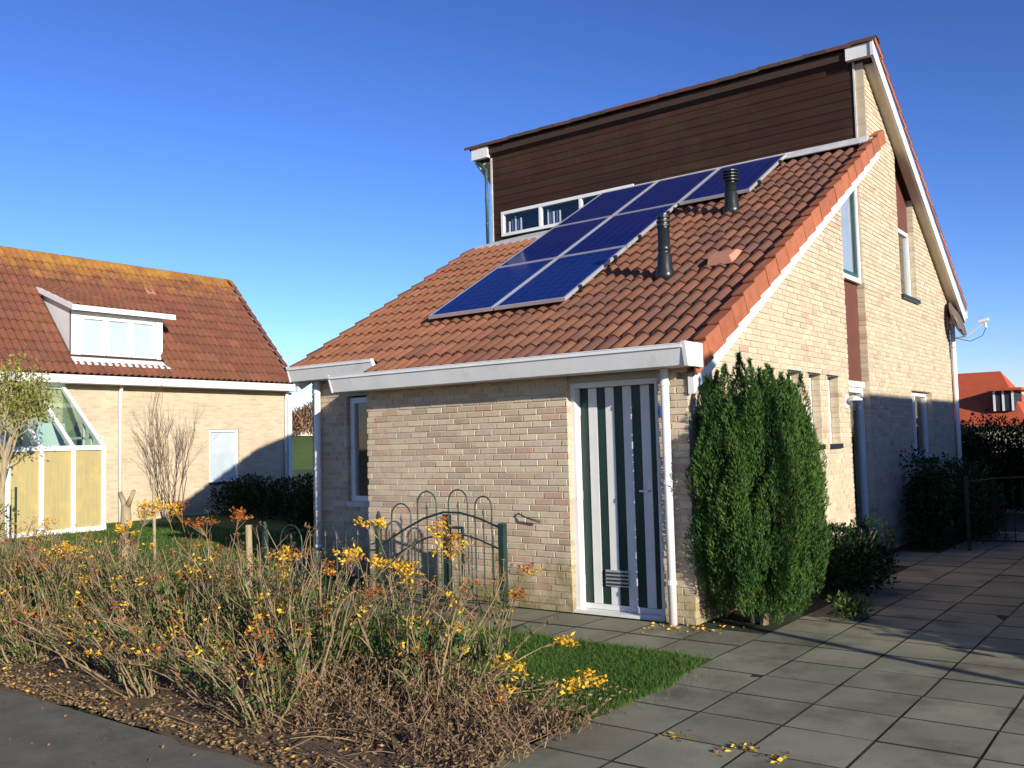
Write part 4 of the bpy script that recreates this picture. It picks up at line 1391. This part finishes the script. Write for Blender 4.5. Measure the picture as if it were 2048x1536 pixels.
for i in range(12):
    SPEC.append([-0.9 - i * .55 + random.uniform(-.14, .14), -3.80 + random.uniform(-.13, .13), 27, .48, .50, (-.66 + random.gauss(0, .12), -.14)])
own = {i: [] for i in range(len(SPEC))}
for px, py, y, k in TIPS:
    p = at(px, py, 1, y)
    best = min(range(len(SPEC)), key=lambda i: (SPEC[i][0] - p.x - .15) ** 2 + (SPEC[i][1] - p.y) ** 2 * 1.5)
    if k == 'b':
        k = 'o'
    own[best].append((p, k))
for i, (x, y, nst, h, sp, ln) in enumerate(SPEC):
    bed_shrub(x, y, nst, h, sp, ln, LABS[0 if i < 13 else 1 if i < 24 else 2], own[i], yellow=.05, green=.98 if y > -3.3 else .5)

# low dried ground cover at the street corner of the bed
lo_ = thing('spirea_mound', 'low reddish-brown dried shrub mound at the corner of bed and paving', 'shrub', (.15, -3.35, .02))
b = MB(); P, D = [], []
for i in range(620):
    x = random.uniform(-1.3, .78); y = random.uniform(-4.0, -2.75)
    k = 1 - ((x + .2) / 1.15) ** 2 * .5 - ((y + 3.35) / .7) ** 2 * .6
    if k < .05 or (x > .35 and y > -2.9):
        continue
    h = .34 * k * random.uniform(.5, 1.1)
    p0 = Vector((x, y, .01)); p1 = p0 + Vector((random.gauss(0, .13), random.gauss(0, .13), h))
    pts = curve(p0, p1, (random.gauss(0, .1), random.gauss(0, .1), 0), 4)
    b.tube(pts, [.0035, .003, .0025, .0015], 3, 0 if random.random() < .7 else 1, cap=False)
    for _ in range(9):
        q = pts[random.randint(1, 3)] + Vector((random.gauss(0, .03), random.gauss(0, .03), random.gauss(0, .02)))
        P.append(q); D.append((random.gauss(0, .7), random.gauss(0, .7), .4))
b.build('stems', [stem_red, stem_m], lo_)
leaf_part(lo_, 'dry_leaves', [(arr(P), arr(D), .03, .013, .6, LDK)])

# cut and fallen stems lying along the bed edge
b = MB()
for i in range(420):
    x = random.uniform(-8.5, .5); y = random.choice((random.uniform(-4.22, -3.6), random.uniform(-3.9, -2.6)))
    if x > -.7 and y > -2.9:
        continue
    a = random.gauss(2.7, .7); ln_ = random.uniform(.15, .6)
    z = random.uniform(.045, .10) if y > -4.05 else .02
    p0 = Vector((x, y, z)); p1 = p0 + Vector((math.cos(a) * ln_, math.sin(a) * ln_ * .6, random.uniform(-.01, .08)))
    if p1.y < -4.26:
        p1.y = -4.2
    r0 = random.uniform(.0025, .006)
    b.tube(curve(p0, p1, (random.gauss(0, .06), random.gauss(0, .06), .04), 4), [r0, r0 * .9, r0 * .7, r0 * .4], 4, random.choice((0, 0, 1)), cap=False)
b.build('fallen_stems', [stem_m, stem_red], smooth=True, label='fallen straw-coloured stems lying along the asphalt edge of the bed', category='stems', kind='stuff')
# leaf litter
n = 11000
P = np.column_stack([RNG.uniform(-9, .72, n), RNG.uniform(-4.25, -2.3, n), RNG.uniform(.05, .085, n)])
e = RNG.random(n) < .45
P[e, 1] = -4.24 + np.abs(RNG.normal(0, .22, e.sum())) - .05
P[e, 2] = .022
far = RNG.random(n) < .012
P[far, 1] = RNG.uniform(-4.9, -4.25, far.sum()); P[far, 2] = .0
D = np.column_stack([RNG.normal(0, 1, n), RNG.normal(0, 1, n), RNG.normal(0, .15, n)])
k = RNG.random(n)
s1, s2, s3 = k < .05, (k >= .05) & (k < .55), k >= .55
ll = leaf_part(None, 'leaf_litter', [(P[s1], D[s1], .028, .015, .25, LY), (P[s2], D[s2], .03, .014, .3, LS), (P[s3], D[s3], .03, .012, .3, LB)])
ll['label'] = 'fallen brown and yellow leaves scattered over the planting bed soil'; ll['category'] = 'leaves'; ll['kind'] = 'stuff'
P = np.array([[*(at(1370 + random.gauss(0, 45), 1252 + random.gauss(0, 8), 2, .006))] for _ in range(150)] +
             [[*(at(px + random.gauss(0, 14), py + random.gauss(0, 6), 2, .008))] for px, py in ((1440, 1500), (1350, 1470), (1560, 1512), (1490, 1495)) for _ in range(14)])
P = P[(P[:, 1] < -.02) | (P[:, 0] > .02)]
D = np.column_stack([RNG.normal(0, 1, len(P)), RNG.normal(0, 1, len(P)), RNG.normal(0, .1, len(P))])
h = len(P) // 2
l2 = leaf_part(None, 'leaf_litter', [(P[::2], D[::2], .035, .02, .1, LY), (P[1::2], D[1::2], .03, .018, .1, LB)])
l2['label'] = 'fallen yellow leaves on the paving by the white downpipe'; l2['category'] = 'leaves'; l2['kind'] = 'stuff'


# ---- big conifer at the corner
cn = thing('conifer', 'tall dark green columnar conifer bush against the gable corner', 'conifer', (.40, .36, 0))
CX, CY = .42, .36
VV, FF, MM = [], [], []
off = 0
plumes = []
for i in range(400):
    t_ = (i + .5) / 400
    z = .02 + 1.66 * t_
    R_ = .555 * (math.sin(min(1, (z + .34) / .95) * math.pi / 2)) * (1 - max(0, (z - .85) / 1.70) ** 1.5 * .84)
    a = i * 2.39996 + random.gauss(0, .25)
    k = (.95 if i % 3 else .5) * random.uniform(.86, 1.07)
    x = CX + R_ * k * math.cos(a) * 1.02; y = CY + R_ * k * math.sin(a)
    plumes.append((x, y, z, random.uniform(.26, .60), random.uniform(.05, .105)))
for px_, top in ((1418, 745), (1450, 712), (1478, 690), (1500, 702), (1535, 712), (1565, 740), (1432, 735), (1518, 720), (1585, 775), (1402, 790), (1600, 830)):
    q = at(px_, top + 22, 1, CY + random.uniform(-.15, .12))
    plumes.append((q.x, q.y, q.z - .55, .56, .085))
    plumes.append((q.x + random.gauss(0, .03), q.y + .05, q.z - .95, .6, .12))
for x, y, z, h, r_ in plumes:
    n = int(620 * (h / .4) * (r_ / .1))
    u = RNG.random(n) ** .8
    rr = r_ * np.sin(np.clip(u * 1.05 + .08, 0, 1) * np.pi) ** .7 * np.sqrt(RNG.uniform(.35, 1, n))
    a = RNG.uniform(0, 2 * np.pi, n)
    P = np.column_stack([x + rr * np.cos(a), y + rr * np.sin(a), z + u * h])
    D = np.column_stack([np.cos(a) * .55 + (x - CX) * .3, np.sin(a) * .55 + (y - CY) * .3, np.full(n, 1.0)])
    ok = ~((P[:, 0] < .03) & (P[:, 1] > -.03)) & (P[:, 2] > .03)
    P, D = P[ok], D[ok]
    V, Fc = leaves(P, D, .042, .009, .24)
    MM.append(np.full(len(Fc), 2 if (math.hypot(x - CX, y - CY) < .26 and z < 1.1 and random.random() < .35) else random.choice((0, 0, 1))))
    VV.append(V); FF.append(Fc + off); off += len(V)
link('foliage', npmesh('foliage', np.concatenate(VV), np.concatenate(FF), [LT, LT2, LDK], np.concatenate(MM)), cn)
b = MB()
for i in range(9):
    a = random.uniform(0, 6.28)
    b.tube(curve((CX + .05 * math.cos(a), CY + .05 * math.sin(a), 0), (max(.06, CX + .3 * math.cos(a)), CY + .3 * math.sin(a), random.uniform(1.0, 1.7)), (0, 0, .03), 5), [.03, .025, .02, .014, .006], 6, cap=False)
b.build('trunk', bark, cn)


def bush(name, label, cat, x, y, rx, ry, h, n, leaf, m_, group=None, z0=0.0, keep=None, wid=.5, bark_m=None):
    o_ = thing(name, label, cat, (x, y, z0), group)
    lob = [(random.uniform(-.6, .6), random.uniform(-.6, .6), random.uniform(.35, .85), random.uniform(.35, .6)) for _ in range(14)]
    P = []
    ll_ = RNG.integers(0, len(lob), n)
    U = RNG.normal(0, 1, (n, 3)); U /= np.linalg.norm(U, axis=1, keepdims=True)
    rad = RNG.uniform(.55, 1.0, n) ** .6
    L3 = np.array(lob)[ll_]
    X = x + rx * (L3[:, 0] * .9 + U[:, 0] * L3[:, 3] * rad)
    Y = y + ry * (L3[:, 1] * .9 + U[:, 1] * L3[:, 3] * rad)
    Z = z0 + h * np.clip(L3[:, 2] * .85 + U[:, 2] * L3[:, 3] * rad * .6 - .05, .03, 1.05)
    low = RNG.random(n) < .25
    Z[low] = z0 + h * RNG.uniform(.03, .45, low.sum())
    P = np.column_stack([X, Y, Z])
    if keep is not None:
        P = P[keep(P)]
        U = U[:len(P)]
    leaf_part(o_, 'foliage', [(P, U[:len(P)] + [0, 0, .4], leaf, leaf * wid, .5, m_)])
    b_ = MB()
    for i in range(8):
        a = random.uniform(0, 6.28); k = random.uniform(.2, .6)
        b_.tube(curve((x, y, z0), (x + rx * k * math.cos(a), y + ry * k * math.sin(a), z0 + h * .75), (0, 0, .05), 4), [.018, .014, .010, .005], 5, cap=False)
    b_.build('branches', bark_m or bark, o_)
    return o_


gk = lambda P: (P[:, 0] > .03)
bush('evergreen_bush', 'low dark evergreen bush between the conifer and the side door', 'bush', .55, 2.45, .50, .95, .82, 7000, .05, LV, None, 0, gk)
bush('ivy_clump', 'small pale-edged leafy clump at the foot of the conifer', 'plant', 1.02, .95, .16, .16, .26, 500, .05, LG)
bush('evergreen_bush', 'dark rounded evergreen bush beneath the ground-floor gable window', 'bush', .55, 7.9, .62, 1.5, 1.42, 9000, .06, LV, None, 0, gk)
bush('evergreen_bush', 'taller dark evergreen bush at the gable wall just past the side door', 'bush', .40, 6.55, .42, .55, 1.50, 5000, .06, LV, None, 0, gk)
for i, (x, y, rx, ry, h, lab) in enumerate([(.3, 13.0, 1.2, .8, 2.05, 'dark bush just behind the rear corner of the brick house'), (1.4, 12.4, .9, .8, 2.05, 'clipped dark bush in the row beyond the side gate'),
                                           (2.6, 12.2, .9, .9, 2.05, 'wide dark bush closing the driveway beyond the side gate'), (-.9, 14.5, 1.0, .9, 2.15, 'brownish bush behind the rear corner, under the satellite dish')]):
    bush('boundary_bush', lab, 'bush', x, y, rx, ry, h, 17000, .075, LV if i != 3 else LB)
# evergreens in the house's shade beside the neighbour
for i, (x, y, rx, ry, h, lab) in enumerate([(-15.7, 7.1, .9, .8, 1.10, 'dark evergreen under the neighbour\'s small ground-floor window'), (-14.2, 6.8, 1.0, .9, 1.05, 'dark evergreen beside the one under the neighbour\'s window'),
                                           (-12.7, 6.6, 1.0, 1.0, 1.15, 'dark evergreen midway between the two houses'), (-11.2, 6.0, 1.0, 1.0, 1.20, 'dark evergreen next to the recess of the striped-door house'),
                                           (-9.8, 4.4, .9, .9, 1.0, 'low dark evergreen at the lawn\'s inner corner by the downpipe')]):
    bush('garden_evergreen', lab, 'bush', x, y, rx, ry, h, 5000, .07, LV)


# ---- bare multi-stem shrub against the neighbour's wall
def twigs(b, p, d, ln, r_, depth, ends, spread=.35):
    p1 = p + d * ln
    mid = (p + p1) / 2 + Vector((random.gauss(0, .05), random.gauss(0, .05), random.gauss(0, .03))) * ln
    b.tube([p, mid, p1], [r_, r_ * .85, r_ * .65], 4 if depth < 2 else 5, 0, cap=False)
    if depth == 0:
        ends.append((p1, d)); return
    for _ in range(random.randint(2, 3)):
        d2 = (d + Vector((random.gauss(0, spread), random.gauss(0, spread), random.gauss(.08, spread * .6)))).normalized()
        twigs(b, p1 if random.random() < .7 else mid, d2, ln * random.uniform(.6, .9), r_ * .62, depth - 1, ends, spread)


bs = thing('bare_shrub', 'tall leafless many-stemmed shrub against the neighbour\'s brick wall', 'shrub', (-16.2, 5.6, 0))
b = MB(); ends = []
for i in range(7):
    a = random.uniform(0, 6.28)
    d = Vector((math.cos(a) * .22, math.sin(a) * .30, 1)).normalized()
    twigs(b, Vector((-16.2 + .1 * math.cos(a), 5.6 + .12 * math.sin(a), 0)), d, random.uniform(.75, 1.05), .015, 4, ends, .20)
b.build('stems', [stem_red], bs)

# ---- thin-leaved young tree at the left edge, sapling trunks and stakes
wt = thing('young_tree', 'slender young tree with sparse yellow-green leaves in front of the conservatory', 'tree', (-13.45, .35, 0))
b = MB(); ends = []
b.tube([(-13.45, .35, 0), (-13.5, .37, .9), (-13.45, .40, 1.7)], [.06, .05, .04], 8, cap=False)
for i in range(9):
    a = random.uniform(0, 6.28)
    twigs(b, Vector((-13.45, .40, random.uniform(1.1, 1.75))), Vector((math.cos(a) * .35, math.sin(a) * .35, 1)).normalized(), random.uniform(.5, .72), .018, 3, ends, .36)
b.build('trunk', bark_pale, wt)
P, D = [], []
for q, d in ends:
    for _ in range(random.choice((6, 14, 24, 36))):
        P.append(q + Vector((random.gauss(0, .12), random.gauss(0, .12), random.gauss(-.05, .14)))); D.append((random.gauss(0, .4), random.gauss(0, .4), -.6))
leaf_part(wt, 'crown', [(arr(P), arr(D), .085, .035, .5, LW)])

tk = thing('pollard_stump', 'thick pale moss-flecked cut trunk with forked top in the planting bed', 'tree stump', (-6.3, -1.55, 0))
MB().tube([(-6.3, -1.55, 0), (-6.32, -1.55, .45), (-6.29, -1.53, .85), (-6.31, -1.52, 1.02)], [.075, .065, .06, .05], 9).tube([(-6.31, -1.52, .98), (-6.42, -1.53, 1.16)], [.035, .025], 7).tube([(-6.30, -1.52, .98), (-6.18, -1.5, 1.18)], [.035, .022], 7).build('trunk', bark_pale, tk, smooth=True)
st1 = MB().tube([(-4.12, -1.5, 0), (-4.11, -1.5, .5), (-4.12, -1.5, .86)], [.034, .034, .032], 8).build('wooden_stake', bark_pale, label='short pale round timber stake beside the green fence post', category='stake', smooth=True)
st2 = MB().tube([(-6.08, -1.3, 0), (-6.09, -1.31, 1.26)], .018, 7).build('wooden_stake', bark_pale, label='thin tall timber stake beside the forked stump', category='stake', smooth=True)
# wire fence at the far left
wf_ = thing('wire_fence', 'low green wire mesh fence in front of the conservatory', 'fence', (-13.6, -.4, 0))
for y in (-1.6, -.4, .8):
    MB().tube([(-13.9, y, 0), (-13.9, y, 1.05)], .022, 6).build('post', metal_green, wf_)
b = MB()
for k in range(30):
    b.tube([(-13.9, -1.6 + k * .083, .05), (-13.9, -1.6 + k * .083, 1.0)], .0035, 3, cap=False)
for k in range(7):
    b.tube([(-13.9, -1.6, .1 + k * .15), (-13.9, .8, .1 + k * .15)], .0035, 3, cap=False)
b.build('wire_mesh', metal_green, wf_)
bush('garden_shrub', 'ragged olive-green shrub along the wire fence', 'shrub', -13.3, -.5, .6, 1.0, .95, 2600, .07, LG)

# ================================================================== FAR BACKGROUND
gb = MB()
C0 = Vector((-64, 50, 0)); T = Vector((.72, .69, 0)); Nn = Vector((-.69, .72, 0))
prof = [(-10, -.2), (-4, 1.6), (0, 2.75), (4, 2.9), (14, 2.9), (22, -.2)]
n = 25
for i in range(n):
    s_ = -70 + i * 140 / (n - 1)
    for d_, z in prof:
        p = C0 + T * s_ + Nn * (d_ + 1.2 * math.sin(s_ * .11))
        gb.v.append((p.x, p.y, z + .12 * math.sin(s_ * .37 + d_)))
for i in range(n - 1):
    for k in range(len(prof) - 1):
        a = i * len(prof) + k
        gb.f.append((a, a + 1, a + 1 + len(prof), a + len(prof))); gb.m.append(0)
gb.build('grass_bank', field, kind='structure', smooth=True)
n = 60000
P = []
s_ = RNG.uniform(-60, 60, n); d_ = RNG.uniform(2, 9, n)
hh = 2.7 + 3.7 * (0.75 + .25 * np.sin(s_ * .5) * np.cos(s_ * .23)) * RNG.random(n) ** .7
P = np.array([C0.x, C0.y, 0]) + np.outer(s_, np.array(T)) + np.outer(d_, np.array(Nn)); P[:, 2] = hh
D = np.column_stack([RNG.normal(0, .3, (n, 2)), np.ones(n)])
th_ = leaf_part(None, 'bare_thicket', [(P, D, .7, .12, .4, mat('thicket', (0.24, 0.13, 0.075), (0.17, 0.095, 0.06), .3, .9, vary=.3))])
th_['label'] = 'distant reddish-brown leafless thicket on the grassy bank'; th_['category'] = 'thicket'; th_['kind'] = 'stuff'
# red-roofed house far right
rh = thing('red_roofed_house', 'distant house with bright red tiled roof and dormer beyond the hedge', 'house', (-5, 60, 0))
k = 1.5
def rp(px, py, y=58.0):
    return at(px, py, 1, y)
a_ = rp(1905, 741); c_ = rp(1978, 748); e_ = rp(2055, 815); ev = rp(2000, 852)
zr_, ze_ = a_.z, ev.z
xl, xr = a_.x - 6, c_.x
xe = rp(2065, 840).x
b = MB()
b.v = [(xl, 62, zr_), (xr, 62, zr_), (xl, 57, ze_), (xe, 57, ze_), (xl, 67, ze_), (xe, 67, ze_)]
b.f = [(2, 3, 1, 0), (3, 5, 1), (0, 1, 5, 4)]; b.m = [0, 0, 0]
rfo = b.build('roof', red_roof, rh)
MB().box(xl + .3, xe - .35, 57.4, 66.6, 0, ze_ - .02).build('wall', brickfar, rh)
dx0, dx1 = rp(1985, 780).x, rp(2028, 800).x
dz0, dz1 = rp(2000, 822).z, rp(2000, 782).z
MB().box(dx0, dx1, 57.9, 61, dz0, dz1).build('dormer', room, rh)
MB().box(dx0 - .3, dx1 + .5, 57.5, 61.5, dz1 + .005, dz1 + .16).build('dormer_roof', red_roof, rh)
for f_ in (.02, .45, .9):
    MB().box(dx0 + (dx1 - dx0) * f_, dx0 + (dx1 - dx0) * f_ + .12, 57.84, 57.895, dz0, dz1).build('window_frame', white, rh)

# ================================================================== WHAT STANDS RIGHT OF THE PICTURE AND SHADES THE DRIVEWAY
nh = thing('garage_house', 'cream brick flat-roofed neighbour building beyond the driveway', 'house', (10, 8, 0))
MB().box(8.0, 13, 1.38, 16, 0, 4.2).build('wall', brickfar, nh)
MB().box(7.97, 13.03, 1.35, 16.03, 4.202, 4.36).build('roof_edge', white, nh)
hd = thing('boundary_hedge', 'clipped evergreen hedge along the far side of the driveway', 'hedge', (5.1, 4, 0))
n = 26000
P = np.column_stack([RNG.uniform(4.6, 5.5, n), RNG.uniform(-.9, 11, n), RNG.uniform(.02, 1.0, n)])
top = 1.78 * np.clip((P[:, 1] + 1.05) / .9, .35, 1) ** .6
P[:, 2] *= top
U = RNG.normal(0, 1, (n, 3))
leaf_part(hd, 'foliage', [(P, U, .10, .06, .5, LV)])
MB().box(4.75, 5.35, -.6, 10.9, 0, 1.55).build('inner_branches', bark, hd)
lmp = thing('street_lamp', 'slim grey street lamp post beyond the driveway', 'street lamp', (7.2, -2.53, 0))
MB().tube([(7.2, -2.53, 0), (7.2, -2.53, 1.0), (7.2, -2.53, 4.0)], [.055, .05, .04], 10).build('post', gutter_grey, lmp, smooth=True)
MB().lathe((7.2, -2.53, 4.0), [(.05, 0), (.16, .05), (.18, .25), (.03, .32)], 12).build('lamp_head', white, lmp, smooth=True)
